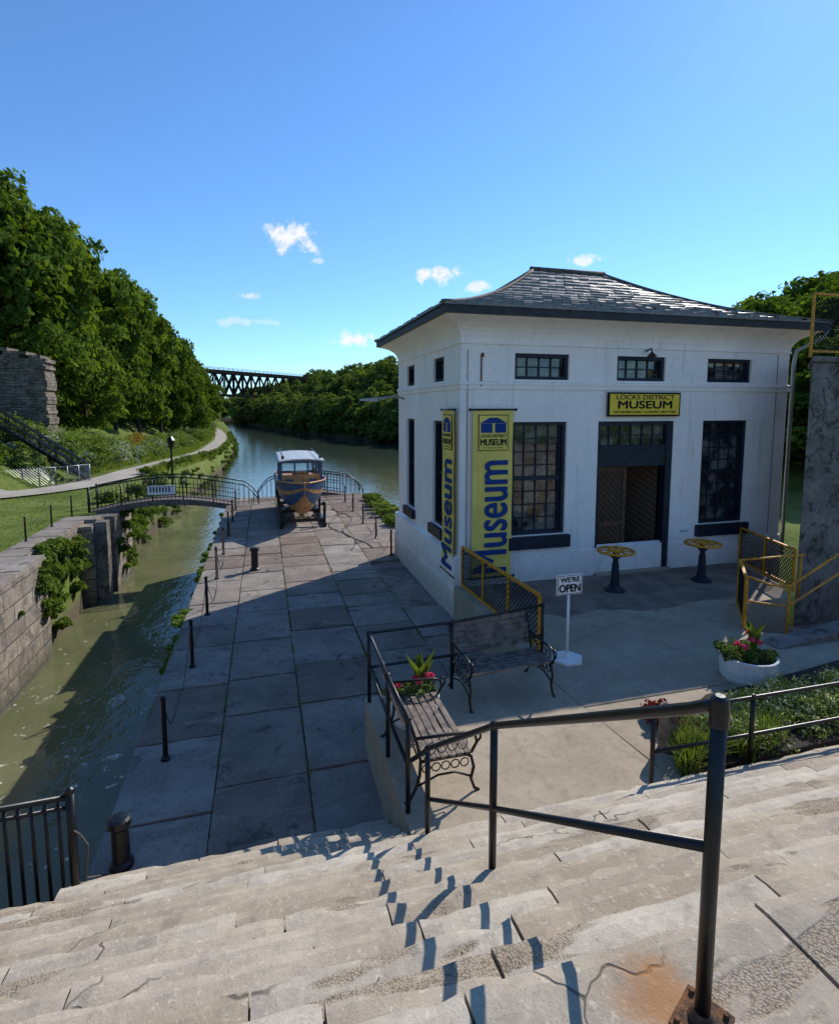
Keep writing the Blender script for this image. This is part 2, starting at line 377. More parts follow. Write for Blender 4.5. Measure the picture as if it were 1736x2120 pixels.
def make_tree(name,H=14,R=5.2,nc=74,nl=250,ls=.27):
    t=B(); lean=random.uniform(-.4,.4)
    top=Vector((lean,random.uniform(-.4,.4),H*.75))
    t.tube([(0,0,-1.5),(0.05,0,H*.2),(lean*.5,.1,H*.45),tuple(top)],.36,'bark',8,.06)
    P=[];Nn=[];T=[]
    for i in range(nc):
        zz=H*(.12+.84*i/nc)
        env=R*math.sqrt(max(0,1-((zz-H*.45)/(H*.58))**2))*random.uniform(.80,1.15)
        a=i*2.399+random.uniform(-.6,.6); rr=env*random.uniform(.40,1.0)
        c=(rr*math.cos(a)+lean*zz/H,rr*math.sin(a),zz+random.uniform(-.7,.7)); cr=random.uniform(.75,1.85)*(R/5.2)
        if i%3==0:
            base=Vector((lean*.4,0,max(H*.12,c[2]-random.uniform(1.5,3.5))))
            t.tube([tuple(base),tuple(base.lerp(Vector(c),.5)+Vector((0,0,.3))),c],.11,'bark',5,.03)
        p,d=clump_pts(c,cr,int(nl*(cr/1.3)**1.5),.72)
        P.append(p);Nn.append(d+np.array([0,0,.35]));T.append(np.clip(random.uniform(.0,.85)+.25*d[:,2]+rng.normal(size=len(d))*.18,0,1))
    P=np.concatenate(P);Nn=np.concatenate(Nn);T=np.concatenate(T)
    P[:,2]*=14.3/P[:,2].max()
    V,_=leafcloud(P,Nn,ls,T,.8)
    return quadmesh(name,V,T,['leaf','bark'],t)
treem=[make_tree('tree_mesh_%d'%i,14,5.2+.3*i) for i in range(4)]

# ------------------------------------------------------------ terrain
YL=[-600,32,45,74,100,120,158,220,280,341,500]; XL=[-7.15,-7.15,-6.6,-4.9,-4.8,-5.6,-7.8,-13,-18,-26,-52]
YR=[-600,25,30,40,60,80,95,118,150,191,240,280,340,500]; XR=[16,16,20,32,45,45,42,28,18.5,9,-2,-9.5,-16,-44]
YB=[0,45,80,120,600]; ZB=[-.75,-.75,-2.1,-2.5,-2.6]
def hz(x,y):
    if y>520: return 2+min(24,max(0,(y-520)*.02))+3*mnoise.noise(Vector((x*.004,y*.004,0)))
    xl=np.interp(y,YL,XL); xr=np.interp(y,YR,XR); zb=np.interp(y,YB,ZB)
    nz=mnoise.noise(Vector((x*.12,y*.12,0)))
    if y<32:
        if x<xl: 
            d=-14-x; return -.75+ (max(0,min(d*.5,13)) + (nz*.6 if d>0 else 0))
        if x<xr: return -6.5
        d=x-xr; return min(-.9,-4.5+d*1.8) + max(0,min((d-10)*.25,10))
    if x<xl:
        d=xl-x; w=.9
        if d<w: return -4.7+(zb+4.7)*d/w
        h=np.interp(y,[32,40,60,600],[14,12.5,12.5,12.5])
        dd=-x-max(h,-xl+4.5); return zb+max(0,min(dd*.55,14))+(nz*.5 if dd>0 else nz*.08)
    if x>xr:
        d=x-xr
        return min(-2.5,-4.6+d*.8)+max(0,min((d-4)*.36,21))+nz
    return -6.5
xs=np.unique(np.concatenate([[-3000,-1200,-500,-250,-150,-110],np.arange(-90,-16,2.5),np.arange(-16,-3,.45),[-7.3,-7.05],np.arange(-3,60,2.5),np.arange(60,140,8),[180,260,500,1200,3000]]))
ys=np.unique(np.concatenate([[-600,-200,-60,-20,0],np.arange(4,60,1.6),[31.9,32.1],np.arange(60,200,3.5),np.arange(200,520,9),[519,521,560,620,720,900,1200,1700,2400,4000]]))
vs=[(x,y,hz(x,y)) for y in ys for x in xs]; nx=len(xs)
fs=[(j*nx+i,j*nx+i+1,(j+1)*nx+i+1,(j+1)*nx+i) for j in range(len(ys)-1) for i in range(nx-1)]
g=B(); g.add(vs,fs,'ground',0,True); g.make('ground')
w=B(); w.quad((-70,-20,-4.15),(75,-20,-4.15),(75,519,-4.15),(-70,519,-4.15),'water'); w.make('canal_water')

def ribbon(name,pts,wd,k,dz=.03,ex=None):
    p=[Vector((a,b_,0)) for a,b_ in pts]; b=B(); vs=[]
    fine=[]
    for i in range(len(p)-1):
        p0=p[max(i-1,0)];p1=p[i];p2=p[i+1];p3=p[min(i+2,len(p)-1)]
        for s in range(10):
            t=s/10; fine.append(.5*((2*p1)+(-p0+p2)*t+(2*p0-5*p1+4*p2-p3)*t*t+(-p0+3*p1-3*p2+p3)*t**3))
    fine.append(p[-1])
    for i,q in enumerate(fine):
        tg=(fine[min(i+1,len(fine)-1)]-fine[max(i-1,0)]).normalized(); sd=Vector((tg.y,-tg.x,0))
        for e in (-wd/2,-wd/4,0,wd/4,wd/2):
            r=q+sd*e; vs.append((r.x,r.y,max(hz(r.x,r.y),float(np.interp(r.y,YB,ZB)))+dz+.05))
    fs=[(i*5+j,i*5+j+1,(i+1)*5+j+1,(i+1)*5+j) for i in range(len(fine)-1) for j in range(4)]
    b.add(vs,fs,k,0,True); return b.make(name)
ribbon('towpath',[(-30,31.5),(-20,31.6),(-13.3,33.6),(-10.0,38.2),(-8.8,47.3),(-8.3,58),(-7.7,72),(-7.7,95),(-8.4,118),(-10.6,145),(-15,180),(-22,215)],2.4,'path')

# ------------------------------------------------------------ worn block builder
def block(b,x0,x1,y0,y1,zt,zb,k,t,amp=.010,edge=.02,nx=None,ny=None,skew=0):
    nx=nx or max(3,int((x1-x0)/.10)); ny=ny or max(3,int((y1-y0)/.06))
    vs=[]
    for j in range(ny+1):
        for i in range(nx+1):
            x=x0+(x1-x0)*i/nx; y=y0+(y1-y0)*j/ny
            n1=mnoise.noise(Vector((x*3.1,y*3.1,zt*7))); n2=mnoise.noise(Vector((x*11,y*11,zt*5)))
            z=zt+amp*(n1*.8+n2*.5)+skew*(i/nx-.5)
            if j in(0,ny) or i in (0,nx): z-=edge*.30*(1+n2)
            if j==ny: y+= -edge*abs(n1+n2)*1.2; z-=edge*.5
            elif j==ny-1: z-=edge*.12
            if i==0: x+=.004*(1+n2)
            if i==nx: x-=.004*(1+n2)
            vs.append((x,y,z))
    W=nx+1; fs=[(j*W+i,j*W+i+1,(j+1)*W+i+1,(j+1)*W+i) for j in range(ny) for i in range(nx)]
    o=len(vs)
    per=[(i,0) for i in range(nx+1)]+[(nx,j) for j in range(1,ny+1)]+[(i,ny) for i in range(nx-1,-1,-1)]+[(0,j) for j in range(ny-1,0,-1)]
    for i,j in per: p=vs[j*W+i]; vs.append((p[0],p[1],zb))
    L=len(per)
    for q in range(L):
        i,j=per[q]; i2,j2=per[(q+1)%L]
        fs.append((j*W+i,o+q,o+(q+1)%L,j2*W+i2))
    b.add(vs,fs,k,t)

# ------------------------------------------------------------ stairs
ZD=-.7
st=B()
for k in range(-3,11):
    zt=.17*k; yf=4.675-.275*k
    xlo,xhi=(-1.86 if k<-1 else -9.0),(1.17 if k<=0 else 13.0)
    x=xlo if k<-1 else xlo+random.uniform(0,.8)-.8
    while x<xhi:
        L=random.choice([.75,1.1,1.5,2.0,2.6])*random.uniform(.85,1.15)
        x2=min(x+L,xhi)
        if x2-x>.15: block(st,x+.002,x2-.002,yf-.29,yf+random.uniform(-.014,.008),zt+random.uniform(-.006,.005),zt-.25,'stair',random.random(),.013,.032,skew=random.uniform(-.005,.005))
        x=x2
xs_l=[-9,-7.6,-6.2,-4.9,-3.4,-2.1,-.75,.62,1.9,3.2,4.6,6.1,7.6,9.2,11,13]
yl=[1.66,.78,-.2,-1.4,-3,-5]
for i in range(len(xs_l)-1):
    for j in range(len(yl)-1):
        off=.35*(j%2)
        block(st,xs_l[i]+off+.003,xs_l[i+1]+off-.003,yl[j+1]+.004,yl[j]-.002,1.87+random.uniform(-.004,.003),1.5,'stair',random.random()*.9,.011,.022)
def core(xa,xb,kmin):
    y0=4.675-.275*kmin
    prof=[(y0-.06,-6.5),(y0-.06,.17*kmin-.1)]
    for k in range(kmin+1,11):
        yf=4.675-.275*k; prof+= [(yf-.03,.17*(k-1)-.1),(yf-.03,.17*k-.1)]
    prof+=[(1.6,1.75),(-6,1.75),(-6,-6.5)]
    pv=[(xa,y,z) for y,z in prof]+[(xb,y,z) for y,z in prof]; n=len(prof)
    st.add(pv,[tuple(range(n)),tuple(range(2*n-1,n-1,-1))]+[(i,n+i,n+(i+1)%n,(i+1)%n) for i in range(n)],'lockwall')
core(-9.2,-1.84,-1); core(-1.838,13.2,-3)
st.make('stone_stairs')
gr=B()
for _ in range(900):
    k=random.randint(-1,10); x=random.gauss(0.8,2.6)
    if not -3<x<5 or (k<=0 and x>1.1): continue
    y=4.675-.275*k-.275+abs(random.gauss(0,.05)); z=.17*k+.002; r=random.uniform(.002,.0065)
    a=random.random()*6.28; c,s=math.cos(a)*r,math.sin(a)*r
    gr.add([(x+c*1.4,y+s*1.4,z),(x-s,y+c,z),(x-c,y-s,z),(x+s*1.2,y-c,z),(x+c*.2,y,z+r*1.3)],[(0,1,4),(1,2,4),(2,3,4),(3,0,4)],'pebble')
gr.make('loose_gravel')

# ------------------------------------------------------------ deck (lock island)
dk=B()
dk.box(-1.8,4.9,5.50,29.6,-6.5,-.78,'lockwall'); 
colx=[-1.8,-.69,.42,1.72,2.95,4.9]
for i in range(5):
    y=5.45
    while y<29.6:
        L=random.uniform(.8,1.75) if i!=4 else random.uniform(1.2,2)
        y2=min(29.6,y+L)
        if 29.6-y2<.4: y2=29.6
        if not (i==4 and y>11.3 and y2<16.4):
            block(dk,colx[i]+.007+random.uniform(-.012,.010),colx[i+1]-.007,y+.006,y2-.006,ZD+random.uniform(-.008,.006),-.95,'deck',random.random(),.010,.024,max(3,int((colx[i+1]-colx[i])/.16)),max(3,int(L/.16)),random.uniform(-.008,.008))
        y=y2
dk.make('lock_island_deck')

# ------------------------------------------------------------ terrace
tr=B()
poly=[(1.2,4.42),(9.2,4.42),(9.2,6.9),(8.0,7.5),(8.9,8.6),(10.4,8.7),(10.9,9.4),(11.4,11.09),(4.0,11.09),(4.0,7.6),(1.2,7.05)]
tr.prism(poly,-1.2,-.012,'conc')
def pour(pl,t=0): tr.prism(pl,-.02,0,'conc',t)
pour([(1.2,4.42),(4.05,4.42),(3.86,6.78),(3.84,7.55),(1.2,7.05)],.1)
pour([(4.075,4.42),(9.2,4.42),(9.2,6.05),(6.0,6.05),(3.92,6.05)],.5)
pour([(3.92,6.075),(9.2,6.075),(9.2,6.9),(8.0,7.5),(8.3,7.85),(6.5,8.55),(4.0,7.55),(3.88,6.78)],.3)
pour([(4.0,7.58),(6.48,8.575),(8.33,7.87),(8.9,8.6),(10.4,8.7),(10.9,9.4),(11.4,11.09),(4.0,11.09)],.0)
tr.make('terrace_pavement',bevel=.004)
bm=B(); 
pl=[]
ctrl=[(4.75,9.35),(5.3,8.95),(6.2,9.1),(7.2,8.75),(8.4,9.0),(9.6,8.8),(10.5,9.2),(10.9,9.6)]
for a,c in zip(ctrl[:-1],ctrl[1:]):
    for q in range(8):
        t=q/8; x=a[0]+(c[0]-a[0])*t; y=a[1]+(c[1]-a[1])*t; pl.append((x,y+.10*mnoise.noise(Vector((x*4,0,3)))))
pl+=[(10.9,9.6),(11.3,11.05),(4.7,11.05)]
bm.prism(pl,.001,.006,'mat'); bm.make('brown_paving_patch')

# ------------------------------------------------------------ lock wall left
lw=B()
lw.box(-8.0,-6.8,-1,19.9,-6.5,-.86,'lockwall')
lw.box(-8.0,-7.25,19.9,24.6,-6.5,-.86,'lockwall')
lw.box(-8.0,-6.75,24.6,26.4,-6.5,-.86,'lockwall')
lw.box(-8.0,-6.35,26.4,29.5,-6.5,-.80,'lockwall')
lw.box(-6.74,-6.3,24.9,25.4,-6.5,-.75,'pier')
y=-1
while y<26.3:
    L=random.uniform(1.0,1.9); xe=-6.77 if (y+L<20.4 or y>24) else -7.22
    block(lw,-7.35,xe,y+.008,min(y+L,26.35)-.008,-.70,-.87,'deck',random.random()*.6,.012,.03,4,8)
    block(lw,-8.2,-7.36,y+.008,min(y+L,26.35)-.008,-.71,-.87,'deck',random.random()*.4,.01,.02,4,8); y+=L
lw.make('lock_wall')

# ------------------------------------------------------------ building
bld=empty('museum_building')
WX0,WX1,WY0,WY1=4.0,12.72,11.1,16.7
ZT=5.3
def wall_with_openings(b,mp,s0,s1,z0,z1,ops,depth,k='stucco'):
    b.fn=mp
    ss=sorted(set([s0,s1]+[o[0] for o in ops]+[o[1] for o in ops])); zs=sorted(set([z0,z1]+[o[2] for o in ops]+[o[3] for o in ops]))
    for i in range(len(ss)-1):
        for j in range(len(zs)-1):
            cs=(ss[i]+ss[i+1])/2; cz=(zs[j]+zs[j+1])/2
            if any(o[0]<cs<o[1] and o[2]<cz<o[3] for o in ops): continue
            b.quad((ss[i],0,zs[j]),(ss[i+1],0,zs[j]),(ss[i+1],0,zs[j+1]),(ss[i],0,zs[j+1]),k)
    for a,c,e,f_ in ops:
        b.quad((a,0,e),(a,0,f_),(a,depth,f_),(a,depth,e),k); b.quad((c,0,f_),(c,0,e),(c,depth,e),(c,depth,f_),k)
        b.quad((a,0,f_),(c,0,f_),(c,depth,f_),(a,depth,f_),k); b.quad((a,0,e),(a,depth,e),(c,depth,e),(c,0,e),k)
    b.fn=None
front=lambda s,d,z:(s,WY0+d,z)
left=lambda s,d,z:(WX0+d,s,z)
fo=[(5.23,6.54,4.50,5.06),(7.76,9.06,4.50,5.06),(10.25,11.56,4.50,5.06),(5.19,6.52,1.05,3.58),(10.20,11.54,1.05,3.58),(7.32,9.36,0.0,3.58)]
lo=[(12.25,13.1,4.50,5.06),(14.85,15.7,4.50,5.06),(12.25,13.1,1.05,3.58),(14.85,15.7,1.05,3.58)]
wb=B()
wall_with_openings(wb,front,WX0,WX1,-.05,ZT,fo,.24)
wall_with_openings(wb,left,WY0,WY1,-.75,ZT,lo,.24)
wb.quad((WX1,WY0,-.75),(WX1,WY1,-.75),(WX1,WY1,ZT),(WX1,WY0,ZT),'stucco')
wb.quad((WX1,WY1,-.75),(WX0,WY1,-.75),(WX0,WY1,ZT),(WX1,WY1,ZT),'stucco')
def sweep(b,prof,k,x0=WX0,x1=WX1,y0=WY0,y1=WY1,t=0):
    for (o1,z1),(o2,z2) in zip(prof[:-1],prof[1:]):
        r1=[(x0-o1,y0-o1,z1),(x1+o1,y0-o1,z1),(x1+o1,y1+o1,z1),(x0-o1,y1+o1,z1)]
        r2=[(x0-o2,y0-o2,z2),(x1+o2,y0-o2,z2),(x1+o2,y1+o2,z2),(x0-o2,y1+o2,z2)]
        for i in range(4):
            j=(i+1)%4; b.quad(r1[i],r1[j],r2[j],r2[i],k,t)
cv=[(0.0,5.22),(.03,5.23),(.03,5.27),(.012,5.29),(.02,5.36),(.06,5.47),(.13,5.56),(.24,5.64),(.38,5.70),(.50,5.73),(.50,5.76)]
sweep(wb,cv,'stucco')
sweep(wb,[(0,4.28),(.035,4.285),(.035,4.33),(.012,4.335),(.012,4.375),(.045,4.38),(.045,4.44),(0,4.46)],'stucco')
sweep(wb,[(.13,-.75),(.13,-.1),(.11,.0),(.10,.62),(.0,.68)],'stucco',WX0,WX1+.0,WY0+.13,WY1)
wb.box(4.0,7.30,WY0-.03,WY0-.002,0.0,.62,'stucco'); wb.box(9.38,12.72,WY0-.03,WY0-.002,0,.62,'stucco')
wb.box(3.985,4.10,WY0-.016,WY0-.003,.62,4.28,'stucco')
wb.make('walls',bld)
ft=B(); sweep(ft,[(.50,5.75),(.57,5.75),(.57,5.93),(.46,5.94)],'fascia'); ft.make('gutter_fascia',bld)
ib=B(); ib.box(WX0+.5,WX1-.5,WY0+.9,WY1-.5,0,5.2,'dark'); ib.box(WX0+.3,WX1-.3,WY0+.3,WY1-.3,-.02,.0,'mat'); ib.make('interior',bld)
rf=B(); EX0,EX1,EY0,EY1=WX0-.60,WX1+.60,WY0-.60,WY1+.60
RX0,RX1,RY=7.05,9.1,(EY0+EY1)/2
EZ,RZ=5.93,7.55
NR=17
def ringpt(t):
    h=EZ+(RZ-EZ)*(.45*t+.55*t*t)
    return (EX0+(RX0-EX0)*t,EX1+(RX1-EX1)*t,EY0+(RY-EY0)*t,EY1+(RY-EY1)*t,h)
for i in range(NR):
    a=ringpt(i/NR); c=ringpt((i+1)/NR); lip=.040
    A=[(a[0],a[2],a[4]+lip),(a[1],a[2],a[4]+lip),(a[1],a[3],a[4]+lip),(a[0],a[3],a[4]+lip)]
    C=[(c[0],c[2],c[4]+.004),(c[1],c[2],c[4]+.004),(c[1],c[3],c[4]+.004),(c[0],c[3],c[4]+.004)]
    A0=[(p[0],p[1],p[2]-lip) for p in A]
    for s_ in range(4):
        j=(s_+1)%4
        a0=Vector(A[s_]);a1=Vector(A[j]);c0=Vector(C[s_]);c1=Vector(C[j]);b0=Vector(A0[s_]);b1=Vector(A0[j])
        Ln=max((a1-a0).length,.3); nt_=max(1,int(Ln/.24))
        cuts=[0]+[min(1,max(0,(q+ (.5 if i%2 else 0))/nt_)) for q in range(1,nt_)]+[1]
        for q in range(len(cuts)-1):
            u0,u1=cuts[q],cuts[q+1]
            if u1-u0<1e-4: continue
            dz=Vector((0,0,random.uniform(-.016,.016))); dz2=Vector((0,0,random.uniform(-.006,.006)))
            g_=.006/Ln
            rf.quad(tuple(a0.lerp(a1,u0+g_)+dz+dz2),tuple(a0.lerp(a1,u1-g_)+dz-dz2),tuple(c0.lerp(c1,u1-g_)),tuple(c0.lerp(c1,u0+g_)),'roof',random.random()**2)
            rf.quad(tuple(b0.lerp(b1,u0)-Vector((0,0,.02))),tuple(b0.lerp(b1,u1)-Vector((0,0,.02))),tuple(a0.lerp(a1,u1-g_)+dz-dz2),tuple(a0.lerp(a1,u0+g_)+dz+dz2),'roof',.2)
        rf.quad(tuple(b0-Vector((0,0,.012))),tuple(b1-Vector((0,0,.012))),tuple(c1-Vector((0,0,.012))),tuple(c0-Vector((0,0,.012))),'fascia')
rf.tube([(RX0-.1,RY,RZ+.02),(RX1+.1,RY,RZ+.02)],.07,'ridge',8)
for cx,cy,rx in ((EX0,EY0,RX0),(EX1,EY0,RX1),(EX0,EY1,RX0),(EX1,EY1,RX1)):
    pts=[]
    for q in range(0,13):
        t=q/12; pts.append((cx+(rx-cx)*t,cy+(RY-cy)*t,EZ+(RZ-EZ)*(.45*t+.55*t*t)+.02))
    rf.tube(pts,.05,'ridge',6)
rf.make('roof',bld)
def window(b,mp,x0,x1,z0,z1,cols,rows,mid=False,fr=.075,d=.15):
    b.fn=mp
    b.box(x0,x0+fr,d-.09,d+.05,z0,z1,'navy'); b.box(x1-fr,x1,d-.09,d+.05,z0,z1,'navy')
    b.box(x0+fr,x1-fr,d-.088,d+.05,z1-fr,z1,'navy'); b.box(x0+fr,x1-fr,d-.088,d+.05,z0,z0+fr,'navy')
    gx0,gx1,gz0,gz1=x0+fr,x1-fr,z0+fr,z1-fr
    zm=(gz0+gz1)/2
    for c in range(cols):
        for r in range(rows):
            xa,xb_=gx0+(gx1-gx0)*c/cols,gx0+(gx1-gx0)*(c+1)/cols; za,zb_=gz0+(gz1-gz0)*r/rows,gz0+(gz1-gz0)*(r+1)/rows
            j=[random.uniform(-.0022,.0022) for _ in range(3)]
            b.quad((xa,d+.04+j[0],za),(xb_,d+.04+j[1],za),(xb_,d+.04+j[1]+j[2],zb_),(xa,d+.04+j[0]+j[2],zb_),'glass')
    if mid:
        b.box(gx0,gx1,d-.03,d+.038,zm-.045,zm+.045,'navy')
        b.box(gx0,gx0+.05,d-.02,d+.036,gz0,gz1,'navy'); b.box(gx1-.05,gx1,d-.02,d+.036,gz0,gz1,'navy')
    for c in range(1,cols):
        xx=gx0+(gx1-gx0)*c/cols; b.box(xx-.013,xx+.013,d+.012,d+.034,gz0,gz1,'navy')
    for r in range(1,rows):
        zz=gz0+(gz1-gz0)*r/rows; b.box(gx0,gx1,d+.014,d+.032,zz-.013,zz+.013,'navy')
    b.fn=None
wn=B()
for o in fo[:3]: window(wn,front,*o,4,2)
for o in fo[3:5]:
    window(wn,front,*o,4,8,True)
    wn.box(o[0]-.09,o[1]+.1,WY0-.11,WY0+.05,o[2]-.30,o[2]-.02,'navy')
for o in lo[:2]: window(wn,left,*o,3,2)
for o in lo[2:]:
    window(wn,left,*o,4,8,True)
    wn.box(WX0-.11,WX0+.05,o[0]-.09,o[1]+.09,o[2]-.26,o[2]-.02,'navy')
wn.make('windows',bld)
dr=B()
dx0,dx1=7.32,9.36
dr.fn=front
dr.box(dx0,dx0+.08,.04,.2,0,3.58,'navy'); dr.box(dx1-.17,dx1,.02,.22,0,3.58,'navy')
dr.box(dx0+.08,dx1-.17,.05,.2,3.48,3.58,'navy')
dr.box(dx0+.08,dx1-.17,.04,.24,2.52,3.02,'navy'); dr.box(dx0+.08,dx1-.17,.0,.05,2.94,3.0,'navy')
dr.quad((dx0+.08,.16,3.02),(dx1-.17,.16,3.02),(dx1-.17,.16,3.48),(dx0+.08,.16,3.48),'glass')
for c in range(1,6):
    xx=dx0+.08+(dx1-.25-dx0)*c/6; dr.box(xx-.013,xx+.013,.13,.155,3.02,3.48,'navy')
dr.box(dx0+.08,dx1-.17,.132,.153,3.24,3.262,'navy')
dr.box(dx0+.08,8.24,.20,.26,.02,2.50,'door')
for a in ((dx0+.08,dx0+.17),(8.15,8.24)): dr.box(a[0],a[1],.175,.2,.02,2.50,'doorrail')
for a in ((.02,.2),(1.1,1.22),(2.38,2.50)): dr.box(dx0+.17,8.15,.178,.199,a[0],a[1],'doorrail')
dr.fn=None
lf=Vector((9.17,WY0+.26,0)); e=Vector((8.72,WY0+.86,0))
dr.quad((lf.x,lf.y,.02),(e.x,e.y,.02),(e.x,e.y,2.5),(lf.x,lf.y,2.5),'door')
dr.box(dx0-.02,dx1+.02,WY0-.16,WY0+.3,-.01,.045,'conc')
dr.make('door',bld)
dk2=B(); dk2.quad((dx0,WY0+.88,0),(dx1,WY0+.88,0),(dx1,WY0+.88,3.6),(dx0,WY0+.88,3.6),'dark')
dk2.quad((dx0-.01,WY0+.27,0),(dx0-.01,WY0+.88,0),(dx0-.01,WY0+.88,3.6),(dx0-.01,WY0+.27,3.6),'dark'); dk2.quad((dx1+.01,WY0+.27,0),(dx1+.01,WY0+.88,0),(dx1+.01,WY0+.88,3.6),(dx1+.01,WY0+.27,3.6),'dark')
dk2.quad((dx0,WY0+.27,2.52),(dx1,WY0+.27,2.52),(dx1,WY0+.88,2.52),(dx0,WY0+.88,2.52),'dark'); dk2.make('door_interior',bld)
dp=B()
dp.tube([(13.22,10.56,5.8),(13.2,10.62,5.6),(12.84,11.02,5.3),(12.80,11.04,5.0),(12.80,11.04,0.1)],.045,'lamp_grey',8)
dp.box(9.65,9.9,WY0-.018,WY0-.001,.84,.95,'white')
dp.tube([(8.48,WY0-.02,5.18),(8.48,WY0-.22,5.22),(8.48,WY0-.25,5.12)],.02,'black',6); dp.lathe(8.48,WY0-.25,[(.02,5.14),(.10,5.06),(.11,5.04)],'black',12)
dp.tube([(4.45,WY0-.02,5.0),(4.45,WY0-.02,4.35)],.015,'rust',6); dp.lathe(4.47,WY0-.04,[(.03,4.96),(.03,5.04)],'rust',8)
dp.tube([(12.35,WY0-.012,5.2),(12.35,WY0-.012,.7)],.008,'rust',4); dp.tube([(4.14,WY0-.03,5.1),(4.14,WY0-.03,.7)],.007,'rust',4)
dp.make('downpipe_and_fittings',bld)
text('80077 54',.055,'ink',bld,(9.775,WY0-.020,.893),(math.pi/2,0,0),'plaque_lettering')

sg=empty('museum_sign'); b=B()
b.box(7.50,9.44,WY0-.09,WY0-.045,3.69,4.24,'ink'); b.box(7.54,9.40,WY0-.10,WY0-.088,3.73,4.20,'signy'); b.make('sign_board',sg)
yy=WY0-.104; rt=(math.pi/2,0,0)
text('LOCKS DISTRICT',.145,'ink',sg,(8.475,yy,4.125),rt,'lettering_1',sx=1.42,bold=.003)
text('MUSEUM',.245,'ink',sg,(8.475,yy,3.950),rt,'lettering_2',sx=1.55,bold=.010)
text('ON THE ERIE CANAL • LOCKPORT, NEW YORK',.070,'ink',sg,(8.475,yy,3.790),rt,'lettering_3',sx=1.12,bold=.001)

def banner(name,mp,rot,w):
    e=empty(name); b=B(); b.fn=mp
    n=18
    vs=[];fs=[]
    for i in range(n+1):
        z=.20+(3.84-.20)*i/n
        for j in range(7):
            s=w*j/6; vs.append((s,-.10-.008*math.sin(i*.9+j*.8),z))
    fs=[(i*7+j,i*7+j+1,(i+1)*7+j+1,(i+1)*7+j) for i in range(n) for j in range(6)]
    b.add(vs,fs,'bany',0,True)
    b.fn=None
    T=mp
    b.tube([T(-.06,-.10,3.85),T(w+.06,-.10,3.85)],.022,'black',8); b.tube([T(-.06,-.10,.19),T(w+.06,-.10,.19)],.022,'black',8)
    for zz in (3.85,.19):
        b.tube([T(w/2,0,zz),T(w/2,-.1,zz)],.018,'black',6)
        for s in (-.07,w+.07): b.lathe(*T(s,-.10,0)[:2],[(.001,zz-.04),(.035,zz),(.001,zz+.04)],'black',8)
    b.fn=mp
    q=w*.13; d=-.118
    b.box(q,w-q,d-.006,d,2.98,3.74,'ink'); b.box(q+.015,w-q-.015,d-.009,d-.005,2.995,3.725,'bany')
    b.box(q+.05,w-q-.05,d-.013,d-.008,3.36,3.56,'blue')
    b.add([(q+.03,d-.013,3.565),(w-q-.03,d-.013,3.565),(w*.60,d-.013,3.68),(w*.40,d-.013,3.68)],[(0,1,2,3)],'blue')
    b.box(w*.47,w*.53,d-.016,d-.0135,3.36,3.56,'bany')
    b.fn=None
    b.make('cloth_and_rods',e)
    text('Museum',1.12*w/.92,'blue',e,mp(w*.50,-.122,1.53),rot[1],'lettering',sx=.66*.92/w,bold=.018)
    text('LOCKS DISTRICT',.088*w/.92,'ink',e,mp(w/2,-.13,3.29),rot[0],'lettering_small',sx=.92,bold=.002)
    text('MUSEUM',.19*w/.92,'ink',e,mp(w/2,-.13,3.15),rot[0],'lettering_name',sx=.82,bold=.007)
    text('ON THE ERIE CANAL',.045*w/.92,'ink',e,mp(w/2,-.13,3.04),rot[0],'lettering_line',sx=1.1)
    return e
def rotm(xa,ya):
    xa=Vector(xa);ya=Vector(ya);za=xa.cross(ya); m=Matrix((xa,ya,za)).transposed(); return m.to_euler()
banner('museum_banner',lambda s,d,z:(4.24+s,WY0+d,z),(rotm((1,0,0),(0,0,1)),rotm((0,0,1),(-1,0,0))),.92)
banner('museum_banner',lambda s,d,z:(WX0+d,WY0+.93-s,z),(rotm((0,-1,0),(0,0,1)),rotm((0,0,1),(0,1,0))),.80)

b=B(); b.tube([(WX0,16.0,4.15),(WX0-.25,15.95,4.22),(WX0-.9,15.85,4.14)],.03,'lamp_grey',8)
b.add([(WX0-.85,15.75,4.18),(WX0-.85,15.97,4.18),(WX0-1.35,15.95,4.14),(WX0-1.35,15.78,4.14),(WX0-.85,15.75,4.06),(WX0-.85,15.97,4.06),(WX0-1.35,15.95,4.09),(WX0-1.35,15.78,4.09)],
 [(0,1,2,3),(7,6,5,4),(0,4,5,1),(1,5,6,2),(2,6,7,3),(3,7,4,0)],'lamp_grey')
b.make('wall_lamp')

# ------------------------------------------------------------ railings
def ball(b,p,r,k='black'):
    x,y,z=p; b.lathe(x,y,[(r*.3,z-r*.95),(r*.8,z-r*.6),(r,z),(r*.8,z+r*.6),(r*.3,z+r*.95)],k,10)
r1=B()
A=(1.30,4.39); Bp=(1.32,3.01); C=(1.34,1.33)
ztA,ztB,ztC=.93,1.94,2.98
r1.tube([(*A,0),(*A,ztA)],.024,'black',10); r1.tube([(*Bp,.83),(*Bp,ztB-.01)],.024,'black',10)
r1.tube([(*C,1.87),(*C,ztC+.02)],.0245,'black',14)
r1.tube([(1.25,4.75,.60),(1.28,4.45,.86),(*A,ztA),(*Bp,ztB),(1.345,1.46,ztC-.085),(1.342,1.38,ztC-.03),(1.34,1.335,ztC-.005)],.0215,'black',10)
r1.tube([(*A,.46),(*Bp,1.39),(*C,2.50)],.018,'black',10)
for p in ((*A,ztA),(*Bp,ztB)): ball(r1,p,.032)
r1.lathe(C[0],C[1],[(.029,ztC-.07),(.030,ztC-.02),(.027,ztC+.02),(.015,ztC+.03)],'black',14)
r1.lathe(C[0],C[1],[(.045,1.885),(.042,1.895),(.028,1.92)],'rust',14)
ang=.5
